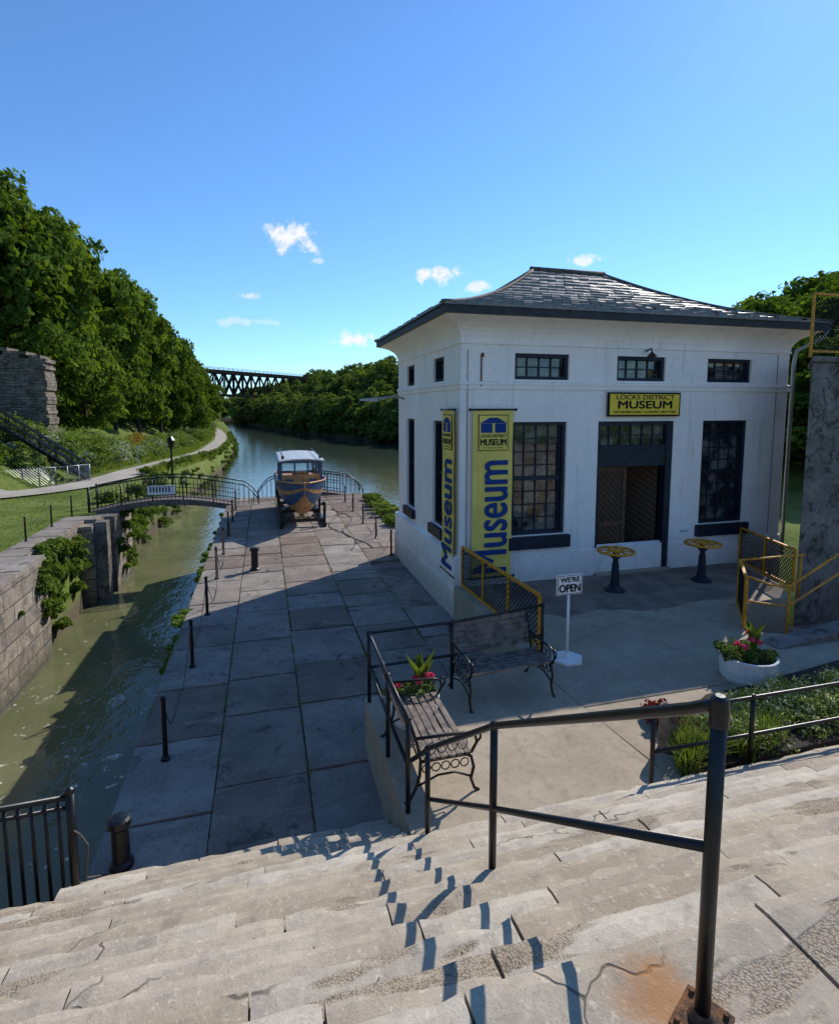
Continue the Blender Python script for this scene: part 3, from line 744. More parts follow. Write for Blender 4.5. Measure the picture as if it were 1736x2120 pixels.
r1.fn=lambda x,y,z:(C[0]+x*math.cos(ang)-y*math.sin(ang),C[1]+x*math.sin(ang)+y*math.cos(ang),z)
r1.box(-.085,.085,-.075,.075,1.872,1.886,'rust')
for sx in(-1,1):
    for sy in(-1,1): r1.lathe(sx*.065,sy*.055,[(.010,1.886),(.010,1.900)],'rust',6)
r1.fn=None
r1.box(A[0]-.07,A[0]+.07,A[1]-.03,A[1]+.05,0,.015,'black'); r1.box(Bp[0]-.08,Bp[0]+.08,Bp[1]-.08,Bp[1]+.07,.855,.868,'black')
r1.make('stair_handrail')

r2=B()
def rail(b,pts,h,mids,rp=.024,rr=.022,k='black',zb=0):
    for x,y in pts:
        b.tube([(x,y,zb),(x,y,zb+h)],rp,k,8); ball(b,(x,y,zb+h),rp*1.5,k)
    for hh in [h]+mids: b.tube([(x,y,zb+hh) for x,y in pts],rr,k,8)
rail(r2,[(3.95,7.28),(2.42,7.0),(1.25,6.95),(1.24,5.75),(1.24,4.85)],.95,[.48],.025,.021)
r2.make('terrace_railing')
r3=B(); rail(r3,[(3.72,4.50),(4.95,4.48),(6.5,4.46),(8.2,4.44)],.82,[.40],.024,.020); r3.tube([(3.72,4.5,.82),(3.60,4.5,.80)],.020,'black',8); r3.make('garden_railing')

def meshrail(name,p0,p1,h=.95,zb=0,npost=3,z1=None):
    b=B(); p0=Vector((*p0,zb)); p1=Vector((*p1,zb if z1 is None else z1)); L=(p1-p0).length
    for i in range(npost):
        q=p0.lerp(p1,i/(npost-1)); b.beam(q,q+Vector((0,0,h)),.045,.045,'yellow')
    up=Vector((0,0,h))
    for hh in (1.0,.10): b.beam(p0+up*hh,p1+up*hh,.05,.045,'yellow')
    stp=.095; n=int(L/stp); s0,s1=.12,.96; dh=(s1-s0)*h
    for i in range(-int(dh/stp),n+1):
        a=i*stp; t0=max(0,-a); t1=min(dh,L-a)
        if t1<=t0+.01: continue
        f_=lambda p:tuple(p0.lerp(p1,p[0]/L)+Vector((0,0,s0*h+p[1])))
        b.tube([f_((a+t0,t0)),f_((a+t1,t1))],.0095,'blackm',4)
        b.tube([f_((a+t0,dh-t0)),f_((a+t1,dh-t1))],.0095,'blackm',4)
    return b.make(name)
meshrail('yellow_mesh_railing',(4.02,10.98),(4.15,7.75),.92,0,4)
meshrail('yellow_mesh_railing',(11.4,10.98),(10.75,8.95),.9,0,3)
meshrail('yellow_mesh_railing',(8.95,8.6),(8.1,7.62),.9,0,2)
b=B()
b.tube([(8.95,8.6,.9),(10.6,8.6,.9)],.022,'yellow',8)
b.tube([(8.1,7.62,.22),(8.1,7.62,.95),(8.95,7.9,.62),(9.3,7.8,.60),(10.6,7.7,1.3)],.024,'yellow',8)
b.tube([(8.1,7.62,.5),(8.95,7.9,.25),(9.3,7.8,.22),(10.6,7.7,.9)],.020,'yellow',8)
b.tube([(9.3,7.8,-.9),(9.3,7.8,.62)],.024,'yellow',8); b.tube([(10.5,8.6,0),(10.5,8.6,.9)],.024,'yellow',8)
b.make('yellow_handrail')
b=B(); b.box(3.86,4.12,7.60,11.08,-.7,.035,'conc'); b.make('terrace_curb_wall',bevel=.01)

b=B()
b.add([(11.25,9.3,-2),(14,9.3,-2),(15,10.9,-2),(13.25,10.9,-2),(11.28,9.3,4.86),(14,9.3,4.86),(15,10.9,4.86),(13.2,10.9,4.86)],[(0,3,2,1),(4,5,6,7),(0,1,5,4),(1,2,6,5),(2,3,7,6),(3,0,4,7)],'pier')
b.prism([(11.20,9.24),(14.1,9.24),(15.1,10.95),(13.15,10.95)],4.86,4.98,'pier')
b.make('concrete_pier',bevel=.03)
b=B(); 
b.add([(7.9,6.75,-1.5),(14,6.75,-1.5),(14,7.1,-1.5),(7.9,7.1,-1.5),(7.9,6.75,.02),(14,6.75,.62),(14,7.1,.62),(7.9,7.1,.02)],[(0,3,2,1),(4,5,6,7),(0,1,5,4),(1,2,6,5),(2,3,7,6),(3,0,4,7)],'pier')
b.box(9.4,14,7.15,9.28,-1.5,-.95,'pier')
b.make('retaining_wall',bevel=.02)
meshrail('yellow_mesh_railing',(11.45,9.5),(14,9.5),1.35,4.98,3)

# left-bottom iron fence
b=B(); fy=5.36
b.tube([(-5.6,fy,.34),(-1.80,fy,.40)],.026,'black',8); b.tube([(-5.6,fy,.24),(-1.80,fy,.30)],.018,'black',8); b.tube([(-5.6,fy,-.60),(-1.80,fy,-.60)],.018,'black',8)
x=-5.55
while x<-1.85: b.tube([(x,fy,-.75),(x,fy,.36)],.016,'black',6); x+=.105
b.tube([(-1.78,fy,-.7),(-1.78,fy,.43)],.038,'black',10); ball(b,(-1.78,fy,.45),.045)
b.tube([(-3.9,fy,-.8),(-3.9,fy,.40)],.03,'black',10)
b.tube([(-1.78,fy-.02,.1),(-1.70,fy-.05,.05),(-1.66,fy,-.1),(-1.72,fy+.1,-.5),(-1.6,5.65,-.66)],.009,'rope',5)
b.make('iron_fence')

def posts(name,pts,h=.86,zb=-.7,sag=.32):
    b=B()
    for x,y in pts:
        b.lathe(x,y,[(.06,zb),(.06,zb+.03),(.034,zb+.05),(.030,zb+h-.03),(.040,zb+h-.02),(.040,zb+h),(.01,zb+h+.02)],'black',10)
    for (x,y),(x2,y2) in zip(pts[:-1],pts[1:]):
        q=[]
        for i in range(13):
            t=i/12; q.append((x+(x2-x)*t+.12*math.sin(t*math.pi)*math.sin(y*3),y+(y2-y)*t,max(zb+.02,zb+h-.07-sag*4*t*(1-t))))
        b.tube(q,.008,'rope',5)
    return b.make(name)
posts('rope_barrier',[(-1.36,7.5),(-1.34,10.2),(-1.33,12.8),(-1.33,15.5),(-1.33,18.1),(-1.33,20.7),(-1.33,23.4),(-1.33,26)],.86,-.7,.9)
posts('rope_barrier',[(3.72,16.6),(3.70,18.95),(3.70,21.6),(3.70,24.2),(3.7,26.7)],.8,-.7,.9)
posts('rope_barrier',[(-8.05,19.5),(-8.03,21.8),(-8.03,24.25),(-8.0,26.5)],.85,-.72,.2)
b=B()
for o in (0,.5):
    q=[(2.6+o*.8+.35*math.sin(i*.9+o*3)+.12*i*.1,17.5+i*.75,-.680) for i in range(11)]
    b.tube(q,.014,'rope',5)
b.make('rope')

def bollard(x,y,h,r):
    b=B(); z=-.7
    b.lathe(x,y,[(r*1.35,z),(r*1.3,z+.04),(r,z+.07),(r*.95,z+h*.78),(r*1.1,z+h*.82),(r*1.28,z+h*.86),(r*1.25,z+h*.97),(r*.9,z+h),(.01,z+h+.01)],'black',18); b.make('mooring_bollard')
bollard(-.36,16.1,.66,.10); bollard(-1.50,5.78,.52,.085)

# ------------------------------------------------------------ benches
def bench(name,loc,rz,w):
    b=B()
    for i in range(6):
        y=-.26+i*.085; z=.43-.012*math.sin(i/5*math.pi); b.box(-w/2,w/2,y,y+.062,z,z+.022,'wood')
    for i in range(6):
        z=.50+i*.072; y=.27+.22*(z-.43)/.4*.6
        b.add([(-w/2,y,z),(w/2,y,z),(w/2,y+.02,z),(-w/2,y+.02,z),(-w/2,y+.018,z+.054),(w/2,y+.018,z+.054),(w/2,y+.038,z+.054),(-w/2,y+.038,z+.054)],[(0,3,2,1),(4,5,6,7),(0,1,5,4),(1,2,6,5),(2,3,7,6),(3,0,4,7)],'wood')
    for s in (-1,1):
        x=s*(w/2-.03)
        def c(pts,r=.014): b.tube([(x,a,z) for a,z in pts],r,'black',6)
        c([(-.36,.0),(-.31,.03),(-.27,.14),(-.30,.26),(-.27,.38),(-.20,.42)],.017)
        c([(.42,.0),(.37,.03),(.31,.14),(.27,.27),(.26,.42),(.30,.62),(.40,.93)],.017)
        c([(-.26,.41),(.27,.41)],.016)
        c([(-.27,.42),(-.33,.52),(-.31,.61),(-.22,.64),(.0,.65),(.30,.66)],.016)
        c([(-.33,.52),(-.37,.56),(-.37,.62),(-.32,.65)],.013)
        c([(-.28,.16),(-.10,.24),(.08,.24),(.29,.16)],.011)
        for k in range(5):
            cy=-.20+.1*k; pts=[(cy+.045*math.cos(a),.33+.045*math.sin(a)) for a in [i*math.pi/4 for i in range(9)]]; c(pts,.007)
        for k in range(4):
            cy=-.18+.11*k; pts=[(cy+.05*math.cos(a),.53+.06*math.sin(a)) for a in [i*math.pi/4 for i in range(9)]]; c(pts,.006)
    o=b.make(name); o.location=loc; o.rotation_euler=(0,0,rz); return o
bench('park_bench',(3.05,6.72,0),D2R(4),1.28)
bench('park_bench',(1.66,5.55,0),D2R(90),1.22)

e=empty('open_sign'); b=B(); cx,cy=4.43,7.36
pl=[(cx+.26*math.cos(a),cy+.26*math.sin(a)) for a in [i*math.pi/3 for i in range(6)]]
b.prism(pl,.0,.035,'white'); b.lathe(cx,cy,[(.055,.035),(.03,.09),(.025,.11)],'white',12)
b.tube([(cx,cy,.03),(cx,cy,1.08)],.022,'white',10)
b.box(cx-.215,cx+.215,cy-.03,cy,1.05,1.36,'white')
b.box(cx-.205,cx+.205,cy-.034,cy-.031,1.06,1.068,'ink'); b.box(cx-.205,cx+.205,cy-.034,cy-.031,1.342,1.35,'ink')
b.box(cx-.205,cx-.197,cy-.034,cy-.031,1.068,1.342,'ink'); b.box(cx+.197,cx+.205,cy-.034,cy-.031,1.068,1.342,'ink')
b.make('stand_and_board',e)
text("WE'RE",.11,'ink',e,(cx,cy-.036,1.28),rt,'lettering_1',sx=1.05,bold=.003)
text("OPEN",.165,'ink',e,(cx,cy-.036,1.145),rt,'lettering_2',sx=.86,bold=.006)

def wheel(x,y):
    b=B(); R=.37
    b.lathe(x,y,[(.22,.006),(.22,.03),(.16,.07),(.10,.12),(.085,.3),(.07,.6),(.055,.62),(.055,.70),(.10,.72),(.10,.78),(.03,.86)],'navy',18)
    b.tube([(x+R*math.cos(i*math.pi/16),y+R*math.sin(i*math.pi/16),.86) for i in range(32)],.028,'yellow',8,closed=True)
    b.lathe(x,y,[(.08,.84),(.085,.88),(.06,.90)],'yellow',14)
    for i in range(8):
        a=i*math.pi/4+.2; b.beam((x+.06*math.cos(a),y+.06*math.sin(a),.865),(x+(R-.01)*math.cos(a),y+(R-.01)*math.sin(a),.865),.04,.022,'yellow')
    b.make('valve_handwheel')
wheel(7.12,10.0); wheel(9.4,10.05)

# ------------------------------------------------------------ boat
bt=empty('tour_boat'); b=B(); X0,Y0=1.35,20.7; L=6.0; ns=20; nr=10
secs=[]
for i in range(ns+1):
    s=i/ns; hb=.96*(1-(1-min(1,s*2.6))**2.4)*(1-.12*max(0,s-.7)/.3)+.03
    zk=-.22+.75*max(0,(.16-s)/.16)**2; zg=.92+.22*(1-s)**2
    row=[]
    for j in range(nr+1):
        t=j/nr; x=hb*(math.sin(t*math.pi/2)**.62); z=zk+(zg-zk)*(t**1.35)
        x*= .84+.16*t
        row.append((x,z))
    secs.append((Y0+L*s,row))
def rk(i,j): return -.40*(j/nr)*(1-i/ns)**5
for sd in (-1,1):
    for i in range(ns):
        for j in range(nr):
            y0,r0=secs[i];y1,r1_=secs[i+1]
            k='hulltan' if j in (0,1,2,3) else ('hulltan' if j==7 else 'hullblue')
            q=[(X0+sd*r0[j][0],y0+rk(i,j),r0[j][1]),(X0+sd*r1_[j][0],y1+rk(i+1,j),r1_[j][1]),(X0+sd*r1_[j+1][0],y1+rk(i+1,j+1),r1_[j+1][1]),(X0+sd*r0[j+1][0],y0+rk(i,j+1),r0[j+1][1])]
            b.quad(*(q if sd>0 else q[::-1]),k)
    b.tube([(X0+sd*(s[1][nr][0]+.01),s[0]+rk(ii,nr),s[1][nr][1]+.01) for ii,s in enumerate(secs)],.035,'hulltan',6)
b.add([(X0+sd*s[1][nr][0]*.97,s[0]+rk(ii,nr)+.03,s[1][nr][1]-.10) for sd in (-1,1) for ii,s in enumerate(secs)],[(i,i+1,ns+2+i,ns+1+i) for i in range(ns)],'hulltan')
b.tube([(X0,Y0-.02,.5),(X0,Y0-.2,.85),(X0,Y0-.42,1.2)],.04,'hulltan',6)
b.quad(*[(X0+a*secs[-1][1][j][0],secs[-1][0],secs[-1][1][j][1]) for a,j in ((-1,2),(1,2),(1,nr),(-1,nr))],'hullblue')
b.make('hull',bt)
b=B()
for sd in (-1,1):
    for yy_ in (1.3,2.3,3.6,5.2): b.beam((X0+sd*.78,Y0+yy_,.85),(X0+sd*.76,Y0+yy_,1.80),.09,.09,'hullblue')
    b.box(X0+sd*.78-.02,X0+sd*.78+.02,Y0+1.3,Y0+5.2,.85,1.22,'hullblue')
for xx in (-.25,.25): b.beam((X0+xx,Y0+1.3,1.25),(X0+xx,Y0+1.3,1.80),.06,.06,'hullblue')
b.box(X0-.76,X0+.76,Y0+1.26,Y0+1.32,.80,1.28,'hulltan'); b.box(X0-.80,X0+.80,Y0+1.24,Y0+1.33,1.74,1.84,'hullblue')
for sd in (-1,1): b.box(X0+sd*.45-.14,X0+sd*.45+.14,Y0+1.24,Y0+1.258,.9,1.12,'hullblue')
z=lambda a:1.86+.07*(1-a*a)
for i in range(6):
    a0=-1+i/3;a1=-1+(i+1)/3
    b.add([(X0+a0*.88,Y0+.95,z(a0)),(X0+a1*.88,Y0+.95,z(a1)),(X0+a1*.88,Y0+5.4,z(a1)),(X0+a0*.88,Y0+5.4,z(a0)),(X0+a0*.88,Y0+.95,z(a0)-.05),(X0+a1*.88,Y0+.95,z(a1)-.05),(X0+a1*.88,Y0+5.4,z(a1)-.05),(X0+a0*.88,Y0+5.4,z(a0)-.05)],[(0,1,2,3),(7,6,5,4),(0,4,5,1),(3,2,6,7)],'roofwhite')
for sd in(-1,1): b.tube([(X0+sd*.7,Y0+1,1.93),(X0+sd*.7,Y0+1,2.02),(X0+sd*.7,Y0+5.2,2.02)],.02,'black',6); b.lathe(X0+sd*.7,Y0+1.0,[(.05,1.93),(.05,2.06)],'black',8)
b.box(X0-.6,X0+.6,Y0+2,Y0+5,.75,.85,'hulltan'); b.box(X0-.3,X0+.3,Y0+2.2,Y0+2.6,.85,1.3,'hulltan')
b.make('canopy',bt)
b=B()
for sd in(-1,1):
    b.beam((X0+sd*.82,Y0+.6,-.62),(X0+sd*.82,Y0+5.6,-.62),.12,.14,'black')
    for yy_ in (.9,3,5.2):
        b.beam((X0+sd*.82,Y0+yy_,-.6),(X0+sd*.84,Y0+yy_,.22),.1,.1,'black'); b.beam((X0+sd*.84,Y0+yy_,.22),(X0+sd*.7,Y0+yy_,.12),.12,.08,'black')
        b.beam((X0+sd*.82,Y0+yy_,-.6),(X0+sd*.35,Y0+yy_,-.25),.07,.07,'black')
for yy_ in (.9,3,5.2): b.beam((X0-.85,Y0+yy_,-.45),(X0+.85,Y0+yy_,-.45),.12,.12,'black')
b.box(X0-.08,X0+.08,Y0+1.2,Y0+5.8,-.42,-.24,'hulltan')
b.make('cradle',bt)

# ------------------------------------------------------------ foot bridge
def footbridge(name,x0,x1,y0,y1,zend,rise,h=1.0,flares=(0,1)):
    b=B(); n=26; z=lambda t:zend+rise*math.sin(math.pi*t)
    for i in range(n):
        t0,t1=i/n,(i+1)/n; xa,xb=x0+(x1-x0)*t0,x0+(x1-x0)*t1
        b.add([(xa,y0,z(t0)),(xb,y0,z(t1)),(xb,y1,z(t1)),(xa,y1,z(t0)),(xa,y0,z(t0)-.26),(xb,y0,z(t1)-.26),(xb,y1,z(t1)-.26),(xa,y1,z(t0)-.26)],[(0,1,2,3),(7,6,5,4),(0,4,5,1),(3,2,6,7)],'wood')
    for y in (y0,y1):
        for hh,r in ((h,.03),(.12,.02),(h*.55,.016)):
            b.tube([(x0+(x1-x0)*i/n,y,z(i/n)+hh) for i in range(n+1)],r,'black',6)
        m=int(abs(x1-x0)/.16)
        for i in range(m+1):
            t=i/m; x=x0+(x1-x0)*t; b.tube([(x,y,z(t)-.02),(x,y,z(t)+h)],.032 if i%8==0 else .011,'black',5)
        for idx,(xe,sg_) in enumerate(((x0,-1),(x1,1))):
            if idx not in flares: 
                b.tube([(xe,y,zend-.1),(xe,y,zend+h+.08)],.055,'black',8); continue
            q=[(xe+sg_*.9*a,y,zend+h-h*.75*a**2) for a in (0,.25,.5,.75,1)]
            b.tube(q,.026,'black',6)
            for a in (.25,.5,.75,1): b.tube([(xe+sg_*.9*a,y,zend),(xe+sg_*.9*a,y,zend+h-h*.75*a*a)],.012 if a<1 else .03,'black',5)
    return b.make(name)
footbridge('footbridge',-7.55,-1.25,27.3,28.6,-.72,.42,1.02,(1,))
footbridge('footbridge',.5,4.1,29.2,30.3,-.72,.22,1.0,(0,1))
b=B(); b.box(-5.15,-4.0,27.22,27.25,-.05,.36,'white')
for i in range(7): b.box(-5.05+i*.13,-4.99+i*.13,27.212,27.219,.06,.28,'ink')
b.box(-5.1,-4.05,27.212,27.219,.30,.32,'ink')
b.make('bridge_notice_board')

b=B(); lx,ly=-4.35,29.0
b.lathe(lx,ly,[(.11,-.6),(.11,-.3),(.06,-.15),(.05,.1),(.045,1.85),(.08,1.87),(.05,1.92)],'black',12)
b.lathe(lx,ly,[(.09,1.92),(.17,2.30),(.20,2.31),(.16,2.37),(.06,2.50),(.03,2.52),(.015,2.62)],'black',6)
b.make('street_lamp')

e=empty('warning_sign'); b=B(); sx_,sy_=-9.85,49.0
b.beam((sx_,sy_+.03,-.8),(sx_,sy_+.03,2.2),.07,.07,'lamp_grey')
r=.62; zc=1.45
b.fn=lambda x,y,z:(sx_+x,sy_+y,zc+z)
b.add([(0,-.02,-r-.03),(r+.03,-.02,0),(0,-.02,r+.03),(-r-.03,-.02,0)],[(0,1,2,3)],'signdia'); b.add([(0,-.024,-r),(r,-.024,0),(0,-.024,r),(-r,-.024,0)],[(0,1,2,3)],'ink'); b.add([(0,-.028,-r+.03),(r-.03,-.028,0),(0,-.028,r-.03),(-r+.03,-.028,0)],[(0,1,2,3)],'signdia')
b.fn=None
b.make('diamond_panel',e)
for i,(t,zz) in enumerate((('DAY',.22),('LANE',.0),('USE',-.22))): text(t,.2,'ink',e,(sx_,sy_-.03,zc+zz),rt,'lettering_%d'%i,bold=.006)

b=B(); 
for cz in range(27):
    z0=1.4+cz*.25; x=-15.1-random.uniform(0,.22)-max(0,cz-23)*random.uniform(.2,.8)
    while x>-26:
        l=random.uniform(.35,.95)
        if cz<24 or random.random()<.8: b.box(x-l+.01,x,46.6+random.uniform(-.05,.05),48.6,z0+.008,z0+.25,'ruin',random.random())
        x-=l
b.make('ruined_stone_wall')
b=B()
P0=Vector((-11.0,40.0,-.7)); P1=Vector((-18.4,41.6,4.3)); sdv=Vector((.25,-.97,0))*.55
for s in (-1,1):
    a=P0+sdv*s; c=P1+sdv*s; b.beam(a,c,.08,.24,'black')
    for hh in (1.0,.55): b.beam(a+Vector((0,0,hh)),c+Vector((0,0,hh)),.07,.07,'black')
    for i in range(9): q=a.lerp(c,i/8); b.beam(q,q+Vector((0,0,1.0)),.06,.06,'black')
for i in range(27):
    q=P0.lerp(P1,i/26); b.beam(q-sdv,q+sdv,.24,.04,'wood')
b.make('metal_staircase')
b=B()
cl=[(-14.4,37.0),(-12.0,37.4),(-10.6,38.9)]
for i in range(2):
    p0=Vector((*cl[i],-.8));p1=Vector((*cl[i+1],-.8)); Lc=(p1-p0).length
    for q in range(4): r_=p0.lerp(p1,q/3); b.tube([r_,r_+Vector((0,0,1.15))],.03,'lamp_grey',6)
    for hh in (.05,1.15): b.tube([p0+Vector((0,0,hh)),p1+Vector((0,0,hh))],.02,'lamp_grey',5)
    k_=int(Lc/.16)
    for q in range(k_):
        for a,c_ in ((0,1.15),(1.15,0)):
            b.tube([p0.lerp(p1,q/k_)+Vector((0,0,a)),p0.lerp(p1,min(1,(q+7)/k_))+Vector((0,0,c_))],.007,'lamp_grey',3)
b.make('chain_link_fence')

# ------------------------------------------------------------ railway truss bridge
b=B(); Pa=Vector((-75,212,20)); Pb=Vector((60,366,20)); d=(Pb-Pa); Lb=d.length; d.normalize(); sd=Vector((d.y,-d.x,0)); 
npan=int(Lb/6.0)
for s in (-2.5,2.5):
    o=sd*s
    b.beam(Pa+o,Pb+o,.9,1.3,'truss'); b.beam(Pa+o-Vector((0,0,10.5)),Pb+o-Vector((0,0,10.5)),.8,1.0,'truss')
    for i in range(npan+1):
        q=Pa.lerp(Pb,i/npan)+o; b.beam(q,q-Vector((0,0,10.5)),.6,.6,'truss')
        if i<npan:
            q2=Pa.lerp(Pb,(i+1)/npan)+o
            b.beam(q,q2-Vector((0,0,10.5)),.5,.5,'truss'); b.beam(q2,q-Vector((0,0,10.5)),.5,.5,'truss')
b.beam(Pa+Vector((0,0,.75)),Pb+Vector((0,0,.75)),5.5,.5,'truss')
for s in (-2.8,2.8): b.beam(Pa+sd*s+Vector((0,0,2.0)),Pb+sd*s+Vector((0,0,2.0)),.15,.15,'truss')
for i in range(npan*2): 
    q=Pa.lerp(Pb,i/npan/2)
    for s in (-2.8,2.8): b.beam(q+sd*s+Vector((0,0,.7)),q+sd*s+Vector((0,0,2.0)),.12,.12,'truss')
b.make('railway_truss_bridge')
b=B(); b.box(-31,-25,318,324,-4,.2,'white'); b.add([(-31.4,317.6,.2),(-24.6,317.6,.2),(-24.6,324.4,.2),(-31.4,324.4,.2),(-31.4,321,2.4),(-24.6,321,2.4)],[(0,1,5,4),(2,3,4,5),(0,4,3),(1,2,5)],'navy'); b.box(-26,-12,330,332,-4.2,-3.2,'hulltan'); b.make('boathouse')

# ------------------------------------------------------------ vegetation
def tree(x,y,top,r,k=None):
    zb=float(hz(x,y)); H=top-zb; m=treem[(k if k is not None else random.randrange(4))]
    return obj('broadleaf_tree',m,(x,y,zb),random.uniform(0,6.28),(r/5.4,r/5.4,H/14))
T=[(-22.5,54,23.2,6),(-29,50,24,7),(-20,61,22.2,5.2),(-19.8,69,22.2,5.2),(-17.8,77,20.4,4.8),(-17.0,86,19.8,5),(-15.8,96,18.0,4.8),(-15.2,107,15.6,4.6),(-15.4,120,14.0,4.8),(-15.6,136,13.2,5),(-16.6,153,12.6,5.5),(-20,173,12.5,6),(-25,196,12.5,6.5),(-30,222,13,7),
 (-28,63,25.5,7),(-28,76,23,7),(-26,90,21,6.5),(-25,106,18,6.5),(-26,128,16,6.5),(-28,150,15,7),(-38,54,26.5,7.5),
 (-25.5,51.5,16.5,4.6),(-31,43,15,6),(-38,39,16,6),(-21,57.5,14,4.2),(-17.5,64,11,3.6)]
for t in T: tree(*t)
for t in [(33,44,10,5),(38,50,13.0,5),(43,55,15.8,4.8),(51,54,15.0,5.5),(58,52,18,6),(47,44,14,5.5),(56,42,17,6.5),(40,38,12,5.5),(46,33,14,6),(65,46,20.5,7),(31,36,7,4.5),(33,27,8,5),(40,25,10,5.5),(30,22,6,4)]: tree(*t)

def woodland(name,items,nl,ls,mat='leafd',ncl=9):
    P=[];Nn=[];T_=[]
    for x,y,z,r,h in items:
        base=random.uniform(.0,.85)
        for c in range(ncl):
            a=random.uniform(0,6.28); f=(c+.5)/ncl; rr=r*random.uniform(.15,.85)*math.sqrt(max(.05,1-f*f)); zz=z+h*(.12+.8*f)
            p,d=clump_pts((x+rr*math.cos(a),y+rr*math.sin(a),zz),r*random.uniform(.30,.58),nl,.85)
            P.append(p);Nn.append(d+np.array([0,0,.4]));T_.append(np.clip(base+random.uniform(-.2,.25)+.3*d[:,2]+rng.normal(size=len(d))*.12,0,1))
    P=np.concatenate(P);Nn=np.concatenate(Nn);T_=np.concatenate(T_)
    V,_=leafcloud(P,Nn,ls,T_,.6,.7); return obj(name,quadmesh(name,V,T_,[mat]))
it=[]
for q in range(300):
    y=random.uniform(95,330); xr=np.interp(y,YR,XR); d=abs(random.gauss(0,1))*18+1.5
    if q%3==0: d=random.uniform(1,6)
    x=xr+d
    h=random.uniform(6,10)+min(d*.15,4)
    it.append((x,y,float(hz(x,y))-.5,random.uniform(3,4.8),h))
for _ in range(60):
    y=random.uniform(110,200); x=np.interp(y,YR,XR)+random.uniform(20,45); it.append((x,y,float(hz(x,y))-.5,random.uniform(3.5,5.5),random.uniform(9,14)))
woodland('wooded_far_bank',it,110,.55)
it=[]
for _ in range(220):
    y=random.uniform(345,620); x=random.uniform(-140,160)
    xl=np.interp(y,YL,XL);xr=np.interp(y,YR,XR)
    if y<520 and xl-3<x<xr+3: continue
    it.append((x,y,float(hz(x,y))-1,random.uniform(6,9),random.uniform(9,13)))
for _ in range(60):
    y=random.uniform(200,340); x=np.interp(y,YL,XL)-6-random.random()*30
    it.append((x,y,float(hz(x,y))-1,random.uniform(4,6),random.uniform(7,11)))
woodland('distant_woodland',it,55,1.3)

def shrubs(name,items,nl,ls,mats=('shrub',),flower=0.0,jit=.8,asp=.55):
    P=[];Nn=[];T_=[];MI=[]
    for i_,(x,y,z,r) in enumerate(items):
        base=random.uniform(.1,.75); mi=random.randrange(len(mats)) if not flower else 0
        for c in range(5):
            a=random.uniform(0,6.28); rr=r*.55
            p,d=clump_pts((x+rr*math.cos(a),y+rr*math.sin(a),z+r*random.uniform(.1,.7)),r*random.uniform(.4,.65),nl,.9,-.2)
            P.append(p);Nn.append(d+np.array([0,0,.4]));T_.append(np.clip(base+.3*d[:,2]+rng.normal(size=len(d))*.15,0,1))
            m_=np.full(len(p),mi)
            if flower: m_[rng.random(len(p))<flower]=1
            MI.append(m_)
    P=np.concatenate(P);Nn=np.concatenate(Nn);T_=np.concatenate(T_);MI=np.concatenate(MI)
    V,_=leafcloud(P,Nn,ls,T_,jit,asp); return obj(name,quadmesh(name,V,T_,list(mats),None,MI))
it=[]
for _ in range(130):
    x=random.uniform(-28,-12.2); y=random.uniform(42.8,46.3)
    it.append((x,y,float(hz(x,y))-.1,random.uniform(.8,1.7)))
for _ in range(50):
    x=random.uniform(-15,-11.8); y=random.uniform(45,56); it.append((x,y,float(hz(x,y))-.1,random.uniform(.9,1.9)))
for _ in range(90):
    x=random.uniform(-28,-13.2); y=random.uniform(38.2,42.5); it.append((x,y,float(hz(x,y))-.15,random.uniform(.4,.85)))
for _ in range(40):
    x=random.uniform(-30,-15.2); y=random.uniform(34.5,37.5); it.append((x,y,float(hz(x,y))-.1,random.uniform(.6,1.25)))
for _ in range(170):
    y=random.uniform(52,175); x=min(-11.6,np.interp(y,YL,XL)-5.6)-random.uniform(0,3.0); it.append((x,y,float(hz(x,y))-.1,random.uniform(.8,2.1)))
shrubs('hillside_shrubs',it,115,.12,('shrub','shrubg','shrub','ivy'))
it=[]
for _ in range(170):
    y=random.uniform(29.8,150); x=np.interp(y,YL,XL)-random.uniform(-.1,1.3); zz=float(hz(x,y)); it.append((x,y,max(zz,-4.1),random.uniform(.25,.55)))
for _ in range(60):
    y=random.uniform(29.6,44); x=np.interp(y,YL,XL)+random.uniform(-.9,.25); it.append((x,y,random.uniform(-3.6,-1.0),random.uniform(.35,.7)))
shrubs('canal_bank_plants',it,100,.07,('ivy','shrub'))
it=[]
for _ in range(46):
    y=random.uniform(19.3,21.6); it.append((-6.9+random.uniform(-.25,.2),y,-.8-abs(random.gauss(0,1.2)),random.uniform(.2,.42)))
for _ in range(26): it.append((-7.15+random.uniform(-.05,.15),random.uniform(20.5,24.6),random.uniform(-3.2,-.8),random.uniform(.2,.4)))
for _ in range(16): it.append((-6.3,random.uniform(26.6,29.4),random.uniform(-3.6,-1.0),random.uniform(.15,.4)))
for _ in range(12): it.append((-6.78,random.uniform(9,18),random.uniform(-3.0,-1.1),random.uniform(.06,.16)))
shrubs('ivy',it,120,.055,('ivy',))
it=[]
for _ in range(30): it.append((-1.84,random.uniform(8,27),random.uniform(-1.1,-.8),random.uniform(.06,.16)))
for _ in range(4): it.append((-1.85,12.6+random.random()*.8,-.9,.2))
shrubs('wall_edge_weeds',it,60,.04,('ivy',))
it=[]
for _ in range(34): it.append((5.0+random.uniform(-.35,.5),random.uniform(17,27),-.7,random.uniform(.2,.42)))
shrubs('island_edge_plants',it,120,.06,('ivy','shrub'))

